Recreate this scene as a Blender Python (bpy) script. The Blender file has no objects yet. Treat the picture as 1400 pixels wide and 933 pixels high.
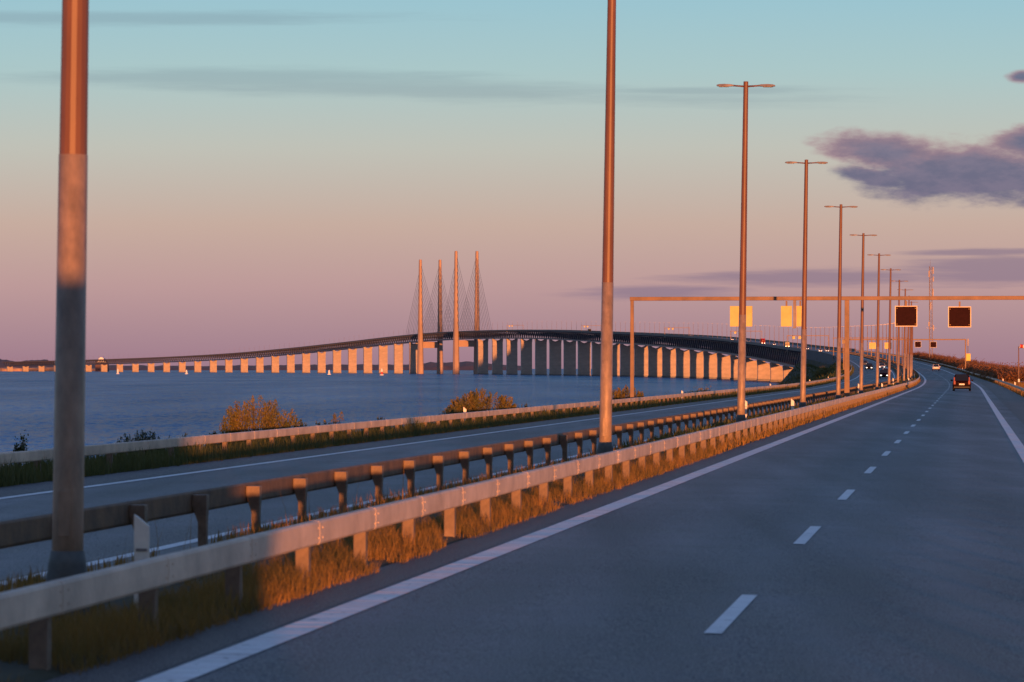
import bpy, bmesh, math, random
from mathutils import Vector, Matrix, noise
random.seed(7)
R = random.Random(11)
SC = bpy.context.scene
COL = SC.collection
rad = math.radians
F = 4700.0 / 1400.0            # focal length in picture widths
EYE = 8.5                      # camera height above the sea
SUN_EL, SUN_AZ = rad(0.82), math.atan2(0.108, -1.0)   # sun stands behind the camera, just right of it

# ------------------------------------------------------------------ helpers
def tag(o, label=None, cat=None, group=None, kind=None):
    if label: o['label'] = label
    if cat: o['category'] = cat
    if group: o['group'] = group
    if kind: o['kind'] = kind
    return o

def empty(name, loc=(0, 0, 0), rz=0.0, label=None, cat=None, group=None):
    o = bpy.data.objects.new(name, None)
    o.empty_display_size = 0.2
    COL.objects.link(o)
    o.location = loc
    o.rotation_euler = (0, 0, rz)
    return tag(o, label, cat, group)

class MB:
    """collects faces, then links them as one mesh object"""
    def __init__(self):
        self.v, self.f, self.mi = [], [], []
    def poly(self, pts, faces, mi=0):
        b = len(self.v)
        self.v.extend([tuple(p) for p in pts])
        for f in faces:
            self.f.append(tuple(i + b for i in f))
            self.mi.append(mi)
        return self
    def box(self, lo, hi, mi=0, taper=(1, 1)):
        x0, y0, z0 = lo; x1, y1, z1 = hi
        cx, cy = (x0 + x1) / 2, (y0 + y1) / 2
        tx, ty = taper
        P = [(x0, y0, z0), (x1, y0, z0), (x1, y1, z0), (x0, y1, z0)]
        P += [(cx + (p[0] - cx) * tx, cy + (p[1] - cy) * ty, z1) for p in P[:4]]
        return self.poly(P, [(3, 2, 1, 0), (4, 5, 6, 7), (0, 1, 5, 4), (1, 2, 6, 5), (2, 3, 7, 6), (3, 0, 4, 7)], mi)
    def tube(self, pts, radii, n=8, mi=0, caps=True):
        pts = [Vector(p) for p in pts]
        if not hasattr(radii, '__len__'): radii = [radii] * len(pts)
        rings = []
        ref = None
        for i, p in enumerate(pts):
            d = (pts[min(i + 1, len(pts) - 1)] - pts[max(i - 1, 0)]).normalized()
            up = Vector((0, 0, 1)) if abs(d.z) < 0.9 else Vector((0, 1, 0))
            a = d.cross(up).normalized(); b = a.cross(d).normalized()
            rings.append([p + (a * math.cos(2 * math.pi * k / n) + b * math.sin(2 * math.pi * k / n)) * radii[i] for k in range(n)])
        P = [q for r in rings for q in r]
        Fc = []
        for i in range(len(pts) - 1):
            for k in range(n):
                Fc.append((i * n + k, i * n + (k + 1) % n, (i + 1) * n + (k + 1) % n, (i + 1) * n + k))
        if caps:
            Fc.append(tuple(range(n - 1, -1, -1)))
            Fc.append(tuple((len(pts) - 1) * n + k for k in range(n)))
        return self.poly(P, Fc, mi)
    def bar(self, a, b, w, h, mi=0):
        a, b = Vector(a), Vector(b)
        d = (b - a).normalized()
        up = Vector((0, 0, 1)) if abs(d.z) < 0.98 else Vector((0, 1, 0))
        s = d.cross(up).normalized(); t = s.cross(d).normalized()
        P = []
        for p in (a, b):
            P += [p - s * w / 2 - t * h / 2, p + s * w / 2 - t * h / 2, p + s * w / 2 + t * h / 2, p - s * w / 2 + t * h / 2]
        return self.poly(P, [(0, 1, 2, 3), (7, 6, 5, 4), (0, 4, 5, 1), (1, 5, 6, 2), (2, 6, 7, 3), (3, 7, 4, 0)], mi)
    def lathe(self, prof, n=16, origin=(0, 0, 0), axis='z', mi=0):
        P = []
        for r, h in prof:
            for k in range(n):
                a = 2 * math.pi * k / n
                if axis == 'z': q = (r * math.cos(a), r * math.sin(a), h)
                elif axis == 'x': q = (h, r * math.cos(a), r * math.sin(a))
                else: q = (r * math.cos(a), h, r * math.sin(a))
                P.append(tuple(q[i] + origin[i] for i in range(3)))
        Fc = []
        for i in range(len(prof) - 1):
            for k in range(n):
                Fc.append((i * n + k, i * n + (k + 1) % n, (i + 1) * n + (k + 1) % n, (i + 1) * n + k))
        Fc.append(tuple(range(n - 1, -1, -1)))
        Fc.append(tuple((len(prof) - 1) * n + k for k in range(n)))
        return self.poly(P, Fc, mi)
    def mesh(self, name, mats, smooth=False, bevel=0.0):
        me = bpy.data.meshes.new(name)
        me.from_pydata(self.v, [], self.f)
        if not isinstance(mats, (list, tuple)): mats = [mats]
        for m in mats: me.materials.append(m)
        if len(mats) > 1: me.polygons.foreach_set('material_index', self.mi)
        bm = bmesh.new(); bm.from_mesh(me)
        if bevel:
            bmesh.ops.remove_doubles(bm, verts=bm.verts, dist=1e-5)
            bmesh.ops.bevel(bm, geom=[e for e in bm.edges if len(e.link_faces) == 2 and e.calc_face_angle(0) > 0.5], offset=bevel, segments=2, affect='EDGES', profile=0.6)
        bmesh.ops.recalc_face_normals(bm, faces=bm.faces)
        bm.to_mesh(me); bm.free()
        if smooth: me.polygons.foreach_set('use_smooth', [True] * len(me.polygons))
        me.update()
        return me
    def build(self, name, mats, parent=None, smooth=False, bevel=0.0):
        return link(name, self.mesh(name, mats, smooth, bevel), parent)

def raw_mesh(name, v, f, mats, mi=None):
    me = bpy.data.meshes.new(name)
    me.from_pydata(v, [], f)
    for m in (mats if isinstance(mats, (list, tuple)) else [mats]): me.materials.append(m)
    if mi: me.polygons.foreach_set('material_index', mi)
    me.update()
    return me

def link(name, me, parent=None):
    o = bpy.data.objects.new(name, me)
    COL.objects.link(o)
    if parent: o.parent = parent
    return o

def copy_tree(o, parent=None):
    c = o.copy(); COL.objects.link(c)
    c.parent = parent
    for ch in list(o.children): copy_tree(ch, c)
    return c

# ------------------------------------------------------------------ the line of the motorway
DS = 5.0
TH0 = math.atan(0.1327); S0 = 360.0; RC = 15500.0
_tab = []
_x, _y = -5.65 - math.sin(TH0) * 200, -math.cos(TH0) * 200
for i in range(int(9900 / DS)):
    s = -200 + i * DS
    th = TH0 if s < S0 else TH0 - (s - S0) / RC
    _tab.append((_x, _y, th))
    _x += math.sin(th) * DS; _y += math.cos(th) * DS
_Z = [(-300, -2.2), (0, -2.2), (300, -2.2), (460, -2.12), (695, -1.40), (868, -0.1), (1099, 2.0), (1500, 6.3), (1959, 11.2), (2300, 16.2), (2950, 26.6), (3341, 32.4),
      (3791, 39.0), (4484, 49.2), (5000, 53.6), (5400, 54.6), (5750, 52.3), (6250, 45.5), (6700, 38.5), (7250, 30.5), (7800, 25.0), (8733, 19.0), (9800, 15.0)]
def zroad(s):
    n = len(_Z)
    for i in range(n - 1):
        if s <= _Z[i + 1][0]: break
    x0, y0 = _Z[i]; x1, y1 = _Z[i + 1]
    def sl(k):
        if k <= 0 or k >= n - 1: return 0.0
        a = (_Z[k][1] - _Z[k - 1][1]) / (_Z[k][0] - _Z[k - 1][0]); b = (_Z[k + 1][1] - _Z[k][1]) / (_Z[k + 1][0] - _Z[k][0])
        return (a + b) / 2
    h = x1 - x0; t = (s - x0) / h
    m0, m1 = sl(i) * h, sl(i + 1) * h
    return EYE + (2*t**3 - 3*t*t + 1) * y0 + (t**3 - 2*t*t + t) * m0 + (-2*t**3 + 3*t*t) * y1 + (t**3 - t*t) * m1
def fr(s):
    q = (s + 200) / DS
    i = max(0, min(len(_tab) - 2, int(q))); t = q - i
    a, b = _tab[i], _tab[i + 1]
    return a[0] + (b[0] - a[0]) * t, a[1] + (b[1] - a[1]) * t, a[2] + (b[2] - a[2]) * t
def ss(a, b, x):
    t = max(0, min(1, (x - a) / (b - a))); return t * t * (3 - 2 * t)
def cross(u, s):
    """cross fall: the oncoming carriageway lies a little lower near the camera, level with ours on the bridge"""
    d = -0.016 * min(u, 12) if u > 0 else (0.0 if u > -3.4 else (-0.3 if u < -5.3 else -0.3 * ss(-3.4, -5.3, u)))
    return d * (1 - ss(900, 1700, s))
def pt(s, u, z=0.0):
    x, y, th = fr(s)
    return Vector((x + math.cos(th) * u, y - math.sin(th) * u, zroad(s) + cross(u, s) + z))
def head(s): return -fr(s)[2]      # z rotation that turns +Y along the road
def stations(a, b, k=1.0):
    out = [a]
    while out[-1] < b:
        s = out[-1]; out.append(min(b, s + max(3.0, min(50.0, abs(s) * 0.035 * k))))
    return out

# ------------------------------------------------------------------ materials
def mat(name, col, rough=0.7, metal=0.0, var=0.25, scale=3.0, bump=0.0, bscale=None, col2=None, spec=0.5, detail=5.0, stretch=(1, 1, 1), emit=None, es=0.0, trans=0.0, rvar=0.0):
    m = bpy.data.materials.new(name); m.use_nodes = True
    nt = m.node_tree; N = nt.nodes; L = nt.links
    b = N['Principled BSDF']
    b.inputs['Roughness'].default_value = rough; b.inputs['Metallic'].default_value = metal
    b.inputs['Specular IOR Level'].default_value = spec
    tc = N.new('ShaderNodeTexCoord'); mp = N.new('ShaderNodeMapping'); mp.inputs['Scale'].default_value = stretch
    L.new(tc.outputs['Object'], mp.inputs['Vector'])
    nz = N.new('ShaderNodeTexNoise'); nz.inputs['Scale'].default_value = scale; nz.inputs['Detail'].default_value = detail; nz.inputs['Roughness'].default_value = 0.62
    L.new(mp.outputs['Vector'], nz.inputs['Vector'])
    rp = N.new('ShaderNodeValToRGB')
    c2 = col2 or tuple(c * (1 - var) for c in col)
    c1 = col if col2 else tuple(min(1, c * (1 + var)) for c in col)
    rp.color_ramp.elements[0].position = 0.32; rp.color_ramp.elements[1].position = 0.68
    rp.color_ramp.elements[0].color = (*c2, 1); rp.color_ramp.elements[1].color = (*c1, 1)
    L.new(nz.outputs['Fac'], rp.inputs['Fac']); L.new(rp.outputs['Color'], b.inputs['Base Color'])
    if rvar:
        mr = N.new('ShaderNodeMapRange'); mr.inputs['To Min'].default_value = rough - rvar; mr.inputs['To Max'].default_value = rough + rvar
        L.new(nz.outputs['Fac'], mr.inputs['Value']); L.new(mr.outputs['Result'], b.inputs['Roughness'])
    if bump:
        n2 = N.new('ShaderNodeTexNoise'); n2.inputs['Scale'].default_value = bscale or scale * 8; n2.inputs['Detail'].default_value = 4
        L.new(mp.outputs['Vector'], n2.inputs['Vector'])
        bp = N.new('ShaderNodeBump'); bp.inputs['Strength'].default_value = bump; bp.inputs['Distance'].default_value = 0.02
        L.new(n2.outputs['Fac'], bp.inputs['Height']); L.new(bp.outputs['Normal'], b.inputs['Normal'])
    if emit:
        b.inputs['Emission Color'].default_value = (*emit, 1); b.inputs['Emission Strength'].default_value = es
    if trans:
        out = N['Material Output']
        tr = N.new('ShaderNodeBsdfTranslucent'); mx = N.new('ShaderNodeMixShader'); mx.inputs[0].default_value = trans
        L.new(rp.outputs['Color'], tr.inputs['Color']); L.new(b.outputs[0], mx.inputs[1]); L.new(tr.outputs[0], mx.inputs[2]); L.new(mx.outputs[0], out.inputs['Surface'])
    return m

def facets(m, layers):
    """tilts the surface normal by noise: the small facets of rough asphalt or of wind waves"""
    nt = m.node_tree; N = nt.nodes; L = nt.links; b = N['Principled BSDF']
    geo = N.new('ShaderNodeNewGeometry'); tc = N.new('ShaderNodeTexCoord')
    acc = geo.outputs['Normal']
    for sc, st, rot, det, k in layers:
        mp = N.new('ShaderNodeMapping'); mp.inputs['Scale'].default_value = st; mp.inputs['Rotation'].default_value = (0, 0, rot)
        L.new(tc.outputs['Object'], mp.inputs['Vector'])
        n = N.new('ShaderNodeTexNoise'); n.inputs['Scale'].default_value = sc; n.inputs['Detail'].default_value = det; n.inputs['Roughness'].default_value = 0.6
        L.new(mp.outputs['Vector'], n.inputs['Vector'])
        sb = N.new('ShaderNodeVectorMath'); sb.operation = 'SUBTRACT'; L.new(n.outputs['Color'], sb.inputs[0]); sb.inputs[1].default_value = (0.5, 0.5, 0.5)
        ml = N.new('ShaderNodeVectorMath'); ml.operation = 'MULTIPLY'; L.new(sb.outputs[0], ml.inputs[0]); ml.inputs[1].default_value = (k[0], k[1], 0)
        ad = N.new('ShaderNodeVectorMath'); ad.operation = 'ADD'; L.new(acc, ad.inputs[0]); L.new(ml.outputs[0], ad.inputs[1]); acc = ad.outputs[0]
    nm = N.new('ShaderNodeVectorMath'); nm.operation = 'NORMALIZE'; L.new(acc, nm.inputs[0]); L.new(nm.outputs[0], b.inputs['Normal'])

def asphalt(name, c, patch):
    m = mat(name, c, rough=0.52, var=0.22, scale=0.7, rvar=0.07, spec=0.5)
    facets(m, [(55, (1, 1, 1), 0, 2, (6.0, 6.0))])
    nt = m.node_tree; N = nt.nodes; L = nt.links; b = N['Principled BSDF']
    base = b.inputs['Base Color'].links[0].from_socket
    # wheel tracks and paver streaks that run along the road, fine aggregate on top
    tc = N.new('ShaderNodeTexCoord'); mp = N.new('ShaderNodeMapping'); mp.inputs['Rotation'].default_value = (0, 0, TH0); mp.inputs['Scale'].default_value = (0.55, 0.012, 1)
    L.new(tc.outputs['Object'], mp.inputs['Vector'])
    st = N.new('ShaderNodeTexNoise'); st.inputs['Scale'].default_value = 1.0; st.inputs['Detail'].default_value = 4
    L.new(mp.outputs['Vector'], st.inputs['Vector'])
    ag = N.new('ShaderNodeTexNoise'); ag.inputs['Scale'].default_value = 38; ag.inputs['Detail'].default_value = 3
    L.new(tc.outputs['Object'], ag.inputs['Vector'])
    big = N.new('ShaderNodeTexNoise'); big.inputs['Scale'].default_value = 0.11; big.inputs['Detail'].default_value = 3
    L.new(tc.outputs['Object'], big.inputs['Vector'])
    def mr(src, a, bb, lo=0.3, hi=0.7):
        n = N.new('ShaderNodeMapRange'); n.inputs['From Min'].default_value = lo; n.inputs['From Max'].default_value = hi
        n.inputs['To Min'].default_value = a; n.inputs['To Max'].default_value = bb; L.new(src, n.inputs['Value']); return n.outputs['Result']
    def mul(a, bb):
        n = N.new('ShaderNodeMath'); n.operation = 'MULTIPLY'; L.new(a, n.inputs[0]); L.new(bb, n.inputs[1]); return n.outputs[0]
    k = mul(mul(mr(st.outputs['Fac'], 1 - patch, 1 + patch), mr(ag.outputs['Fac'], 0.6, 1.4)), mr(big.outputs['Fac'], 0.72, 1.28))
    m2 = N.new('ShaderNodeMapping'); m2.inputs['Rotation'].default_value = (0, 0, TH0); L.new(tc.outputs['Object'], m2.inputs['Vector'])
    sx = N.new('ShaderNodeSeparateXYZ'); L.new(m2.outputs['Vector'], sx.inputs[0])
    wt = N.new('ShaderNodeMath'); wt.operation = 'MULTIPLY_ADD'; L.new(sx.outputs['X'], wt.inputs[0]); wt.inputs[1].default_value = 2 * math.pi / 1.75; wt.inputs[2].default_value = (5.6 - 0.9) * 2 * math.pi / 1.75
    cs = N.new('ShaderNodeMath'); cs.operation = 'COSINE'; L.new(wt.outputs[0], cs.inputs[0])
    k = mul(k, mr(cs.outputs[0], 1.10, 0.86, -1, 1))
    vo = N.new('ShaderNodeTexVoronoi'); vo.feature = 'DISTANCE_TO_EDGE'; vo.inputs['Scale'].default_value = 0.22
    wp = N.new('ShaderNodeTexNoise'); wp.inputs['Scale'].default_value = 0.8; wp.inputs['Detail'].default_value = 5
    L.new(tc.outputs['Object'], wp.inputs['Vector'])
    wa = N.new('ShaderNodeVectorMath'); wa.operation = 'MULTIPLY_ADD'; L.new(wp.outputs['Color'], wa.inputs[0]); wa.inputs[1].default_value = (1.6, 1.6, 0); L.new(tc.outputs['Object'], wa.inputs[2])
    L.new(wa.outputs[0], vo.inputs['Vector'])
    gate = mr(big.outputs['Fac'], 0, 1, 0.50, 0.62)
    crack = mr(vo.outputs['Distance'], 1, 0, 0.0, 0.006)
    k = mul(k, mr(mul(crack, gate), 1.0, 0.55, 0, 1))
    vm = N.new('ShaderNodeVectorMath'); vm.operation = 'SCALE'
    L.new(base, vm.inputs[0]); L.new(k, vm.inputs['Scale']); L.new(vm.outputs[0], b.inputs['Base Color'])
    return m

def paint(name, ribs=0.0):
    m = mat(name, (0.86, 0.85, 0.83), rough=0.6, col2=(0.66, 0.65, 0.64), scale=1.6, bump=0.4, bscale=60, detail=8)
    nt = m.node_tree; N = nt.nodes; L = nt.links; b = N['Principled BSDF']
    base = b.inputs['Base Color'].links[0].from_socket
    tc = N.new('ShaderNodeTexCoord'); nz = N.new('ShaderNodeTexNoise'); nz.inputs['Scale'].default_value = 9; nz.inputs['Detail'].default_value = 6; nz.inputs['Roughness'].default_value = 0.7
    L.new(tc.outputs['Object'], nz.inputs['Vector'])
    mr = N.new('ShaderNodeMapRange'); mr.inputs['From Min'].default_value = 0.60; mr.inputs['From Max'].default_value = 0.68; L.new(nz.outputs['Fac'], mr.inputs['Value'])
    mx = N.new('ShaderNodeMix'); mx.data_type = 'RGBA'
    L.new(mr.outputs['Result'], mx.inputs[0]); L.new(base, mx.inputs[6]); mx.inputs[7].default_value = (0.12, 0.12, 0.125, 1)
    L.new(mx.outputs[2], b.inputs['Base Color'])
    facets(m, [(30, (1, 1, 1), 0, 2, (0.8, 0.8))] + ([(ribs, (0.02, 1, 1), TH0, 1, (0.5, 4.0))] if ribs else []))
    return m

M = {}
M['asphalt'] = asphalt('asphalt', (0.106, 0.110, 0.122), 0.42)
M['asphalt_old'] = asphalt('asphalt_oncoming', (0.112, 0.116, 0.128), 0.35)
M['shoulder'] = asphalt('asphalt_shoulder', (0.075, 0.060, 0.058), 0.2)
M['paint'] = paint('road_paint', ribs=6.0)
M['paint_plain'] = paint('road_paint_plain')
M['soil'] = mat('soil', (0.055, 0.05, 0.022), rough=0.95, col2=(0.03, 0.028, 0.013), scale=1.3, bump=0.8, bscale=12)
M['gravel'] = mat('gravel', (0.11, 0.10, 0.085), rough=0.95, col2=(0.05, 0.047, 0.04), scale=9, bump=0.9, bscale=30)
M['rock'] = mat('shore_rock', (0.16, 0.15, 0.14), rough=0.9, var=0.4, scale=1.5, bump=0.8)
M['grass_dry'] = mat('grass_dry', (0.40, 0.21, 0.05), rough=0.75, col2=(0.12, 0.10, 0.022), scale=0.9, trans=0.3, detail=6)
M['grass_green'] = mat('grass_green', (0.13, 0.13, 0.036), rough=0.75, col2=(0.065, 0.085, 0.022), scale=0.8, trans=0.25, detail=6)
M['leaf_gold'] = mat('leaf_gold', (0.24, 0.155, 0.026), rough=0.6, col2=(0.085, 0.10, 0.022), scale=2.6, trans=0.25)
M['leaf_green'] = mat('leaf_green', (0.075, 0.085, 0.02), rough=0.6, col2=(0.035, 0.05, 0.012), scale=1.2, trans=0.25)
M['leaf_brown'] = mat('leaf_brown', (0.28, 0.12, 0.04), rough=0.7, col2=(0.14, 0.065, 0.025), scale=0.7, trans=0.2)
M['twig'] = mat('twig', (0.06, 0.045, 0.03), rough=0.9, scale=8)
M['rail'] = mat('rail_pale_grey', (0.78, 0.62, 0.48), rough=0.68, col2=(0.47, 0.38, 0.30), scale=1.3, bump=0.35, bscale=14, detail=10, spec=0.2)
M['rail_shaded'] = mat('rail_shade_brown', (0.21, 0.12, 0.065), rough=0.75, col2=(0.09, 0.06, 0.04), scale=2.5, bump=0.3, bscale=20, detail=8)  # base colour darkened all over to stand in for shade on the median beam
M['post'] = mat('rail_post_steel', (0.26, 0.19, 0.14), rough=0.7, col2=(0.12, 0.085, 0.06), scale=5, detail=7)
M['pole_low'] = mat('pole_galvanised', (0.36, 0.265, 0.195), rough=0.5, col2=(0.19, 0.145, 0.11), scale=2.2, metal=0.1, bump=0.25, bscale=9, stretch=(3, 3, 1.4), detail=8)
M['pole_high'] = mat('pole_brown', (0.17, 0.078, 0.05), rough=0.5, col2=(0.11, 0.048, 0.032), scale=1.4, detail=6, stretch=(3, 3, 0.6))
M['boot'] = mat('dark_boot', (0.10, 0.105, 0.10), rough=0.7, scale=6)
M['lamp'] = mat('luminaire_grey', (0.26, 0.23, 0.21), rough=0.45, metal=0.3, scale=5)
M['lens'] = mat('lamp_lens', (0.35, 0.35, 0.34), rough=0.25, scale=3)
M['gantry'] = mat('gantry_steel', (0.24, 0.145, 0.09), rough=0.55, col2=(0.13, 0.08, 0.055), scale=1.1, detail=7)
M['frame'] = mat('sign_frame', (0.68, 0.60, 0.42), rough=0.5, var=0.08, scale=2)
M['panel'] = mat('sign_panel_dark', (0.026, 0.008, 0.008), rough=0.85, var=0.2, scale=6, spec=0.1)
M['sign_back'] = mat('sign_back_yellow', (0.60, 0.52, 0.20), rough=0.6, var=0.08, scale=1.5, spec=0.2)
M['dot'] = mat('amber_dot', (0.5, 0.25, 0.04), rough=0.3)
M['marker'] = mat('marker_white', (0.78, 0.76, 0.70), rough=0.55, var=0.1, scale=5)
M['reflector'] = mat('reflector', (0.14, 0.15, 0.17), rough=0.3)
M['concrete'] = mat('bridge_concrete', (0.45, 0.37, 0.30), rough=0.85, col2=(0.30, 0.26, 0.22), scale=0.16, bump=0.15, bscale=2, stretch=(1, 1, 2.2), detail=9)
M['pylon'] = mat('pylon_concrete', (0.42, 0.30, 0.22), rough=0.85, col2=(0.30, 0.22, 0.17), scale=0.05, detail=8, stretch=(1, 1, 0.4))
M['pylon_tide'] = mat('pylon_foot_concrete', (0.20, 0.19, 0.175), rough=0.9, scale=0.2)
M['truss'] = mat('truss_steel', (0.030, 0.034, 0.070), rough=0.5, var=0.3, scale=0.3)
M['deck'] = mat('deck_concrete', (0.16, 0.145, 0.135), rough=0.8, scale=0.2)
M['cable'] = mat('stay_cable', (0.05, 0.05, 0.055), rough=0.5)
M['parapet'] = mat('parapet', (0.10, 0.085, 0.075), rough=0.7, scale=0.4)
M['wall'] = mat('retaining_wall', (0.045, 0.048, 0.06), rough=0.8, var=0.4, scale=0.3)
M['tyre'] = mat('tyre', (0.02, 0.02, 0.02), rough=0.85, scale=12)
M['rim'] = mat('rim', (0.35, 0.35, 0.36), rough=0.3, metal=0.8, scale=8)
M['glass'] = mat('car_glass', (0.012, 0.014, 0.018), rough=0.08, var=0.1, scale=2)
M['tail'] = mat('tail_light', (0.14, 0.008, 0.012), rough=0.25, scale=8, emit=(1, 0.05, 0.03), es=0.12)
M['headlight'] = mat('headlight', (0.8, 0.8, 0.75), rough=0.2, scale=8, emit=(1, 0.93, 0.8), es=2.2)
M['headlight_warm'] = mat('headlight_warm', (0.8, 0.8, 0.6), rough=0.2, scale=8, emit=(1, 0.85, 0.45), es=3.0)
M['plate'] = mat('number_plate', (0.75, 0.73, 0.66), rough=0.4, var=0.05, scale=6)
M['trim'] = mat('car_trim', (0.02, 0.02, 0.022), rough=0.6, scale=8)
M['red'] = mat('windsock_red', (0.42, 0.035, 0.02), rough=0.8, scale=4)
M['white'] = mat('white_fabric', (0.75, 0.74, 0.70), rough=0.8, scale=4, var=0.08)
M['buoy_white'] = mat('buoy_white', (0.8, 0.78, 0.74), rough=0.6, var=0.1, scale=1)
M['buoy_red'] = mat('buoy_red', (0.5, 0.04, 0.03), rough=0.6, scale=1)
M['yellow'] = mat('yellow_box', (0.75, 0.55, 0.10), rough=0.5, var=0.1, scale=3)
M['hills'] = mat('far_land', (0.15, 0.09, 0.085), rough=0.95, col2=(0.08, 0.058, 0.062), scale=0.006, detail=8)
M['shore'] = mat('far_shore', (0.52, 0.33, 0.20), rough=0.9, col2=(0.26, 0.16, 0.10), scale=0.01, detail=8, stretch=(1, 1, 3))
M['mast'] = mat('mast_steel', (0.22, 0.18, 0.18), rough=0.6, metal=0.2, scale=1)
M['antenna'] = mat('antenna_white', (0.42, 0.36, 0.33), rough=0.6, scale=2)
def car_paint(name, c): return mat(name, c, rough=0.5, var=0.06, scale=2, spec=0.04)

def water_mat():
    m = bpy.data.materials.new('sea_water'); m.use_nodes = True
    nt = m.node_tree; N = nt.nodes; L = nt.links; b = N['Principled BSDF']
    b.inputs['Base Color'].default_value = (0.022, 0.062, 0.125, 1); b.inputs['Specular IOR Level'].default_value = 0.13; b.inputs['Roughness'].default_value = 0.10; b.inputs['IOR'].default_value = 1.33
    facets(m, [(0.10, (1, 0.30, 1), 0.2, 3, (0.5, 0.9)), (1.1, (1, 0.20, 1), -0.1, 4, (1.0, 3.2)), (4.0, (1, 0.4, 1), 0.1, 3, (0.7, 1.6))])
    # rough sea: a good part of what is seen is light scattered back from the water itself
    out = N['Material Output']; nrm = b.inputs['Normal'].links[0].from_socket
    gl = N.new('ShaderNodeBsdfGlossy'); gl.inputs['Roughness'].default_value = 0.12; gl.inputs['Color'].default_value = (0.62, 0.78, 0.98, 1); L.new(nrm, gl.inputs['Normal'])
    df = N.new('ShaderNodeBsdfDiffuse'); df.inputs['Color'].default_value = (0.046, 0.105, 0.175, 1); L.new(nrm, df.inputs['Normal'])
    mx = N.new('ShaderNodeMixShader'); mx.inputs[0].default_value = 0.32
    tw = N.new('ShaderNodeTexCoord'); mw = N.new('ShaderNodeMapping'); mw.inputs['Scale'].default_value = (1, 0.12, 1); L.new(tw.outputs['Object'], mw.inputs['Vector'])
    wn = N.new('ShaderNodeTexNoise'); wn.inputs['Scale'].default_value = 0.02; wn.inputs['Detail'].default_value = 5; L.new(mw.outputs['Vector'], wn.inputs['Vector'])
    wr = N.new('ShaderNodeMapRange'); wr.inputs['From Min'].default_value = 0.35; wr.inputs['From Max'].default_value = 0.65; wr.inputs['To Min'].default_value = 0.27; wr.inputs['To Max'].default_value = 0.41
    L.new(wn.outputs['Fac'], wr.inputs['Value']); L.new(wr.outputs['Result'], mx.inputs[0])
    L.new(df.outputs[0], mx.inputs[1]); L.new(gl.outputs[0], mx.inputs[2]); L.new(mx.outputs[0], out.inputs['Surface'])
    return m
M['water'] = water_mat()

# ------------------------------------------------------------------ ground, roads, water
def strip(name, us, a, b, m, zoff=0.0, k=1.0, fn=None, kind='structure', parent=None):
    S = stations(a, b, k); v = []; f = []
    for s in S:
        for u in us:
            p = pt(s, u, zoff)
            if fn: p = fn(s, u, p)
            v.append(tuple(p))
    n = len(us)
    for i in range(len(S) - 1):
        for j in range(n - 1):
            f.append((i * n + j, i * n + j + 1, (i + 1) * n + j + 1, (i + 1) * n + j))
    o = link(name, raw_mesh(name, v, f, m), parent)
    if kind: o['kind'] = kind
    return o

S_END = 1735.0    # the bridge leaves the land here
def bank(s, u, p):
    """shape of the embankment away from the carriageways"""
    q = p.copy()
    if u <= -15.9:
        d = -15.9 - u
        drop = 0.05 + 6.0 * ss(1050, 1450, s) * min(1, d / 0.6) + (d * 0.10 if d < 3 else 0.3 + (d - 3) * (0.55 + 0.6 * ss(700, 1300, s)))
        q.z = max(p.z - drop, -2.5)
        q.z += 0.25 * noise.noise(Vector((s * 0.13, u * 0.3, 1))) * min(1, d / 2)
        if d > 60: q.z = -2.5
    elif u >= 11.0:
        d = u - 11.0
        q.z = max(p.z - 0.05 - (0.04 * d if d < 5 else 0.2 + (d - 5) * 0.5), -2.5)
        q.z += 0.25 * noise.noise(Vector((s * 0.13, u * 0.3, 5))) * min(1, d / 2)
    elif -4.9 < u < -0.9:
        q.z = p.z + 0.03 + 0.04 * noise.noise(Vector((s * 0.6, u * 0.8, 3)))
    else:
        q.z = p.z - 0.05
    return q
US = [-95, -60, -45, -36, -30, -26, -23, -20.5, -18.8, -17.4, -16.5, -15.95, -15.4, -14.4, -9, -5.1, -4.9, -4.2, -3.4, -2.6, -1.8, -1.0, -0.78, 3, 10.2, 11.0, 12, 13.5, 16, 18, 22, 28, 36, 50, 80]
strip('ground', US, -120, S_END, M['soil'], fn=bank, k=0.7)
strip('road', [-0.8, 0.0, 3.5, 7.1, 8.0], -120, 9780, M['asphalt'], 0.0)
strip('shoulder', [7.9, 10.1], -120, S_END, M['shoulder'], 0.004)
strip('shoulder', [-0.82, -0.22], -120, S_END, M['shoulder'], 0.004)
strip('road', [-14.5, -12.8, -9.2, -5.5, -5.0], -120, 9780, M['asphalt_old'], 0.0)
strip('shoulder', [-14.6, -13.1], -120, S_END, M['shoulder'], 0.004)
strip('edge_line', [-0.16, 0.16], -60, 6000, M['paint'], 0.008)
strip('edge_line', [6.95, 7.25], -60, 6000, M['paint'], 0.008)
strip('edge_line', [-5.62, -5.40], -60, 6000, M['paint_plain'], 0.008)
strip('edge_line', [-12.95, -12.70], -60, 6000, M['paint_plain'], 0.008)
def dashes(name, u, w, a, b, ph):
    mb = MB(); s = a + ph
    while s < b:
        P = [pt(s, u - w / 2, 0.008), pt(s, u + w / 2, 0.008), pt(s + 5, u + w / 2, 0.008), pt(s + 5, u - w / 2, 0.008)]
        mb.poly(P, [(0, 1, 2, 3)]); s += 15
    o = mb.build(name, M['paint_plain']); o['kind'] = 'structure'
dashes('lane_line', 3.45, 0.155, -60, 1720, 29.9)
dashes('lane_line', -9.0, 0.15, -60, 1720, 4)

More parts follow.
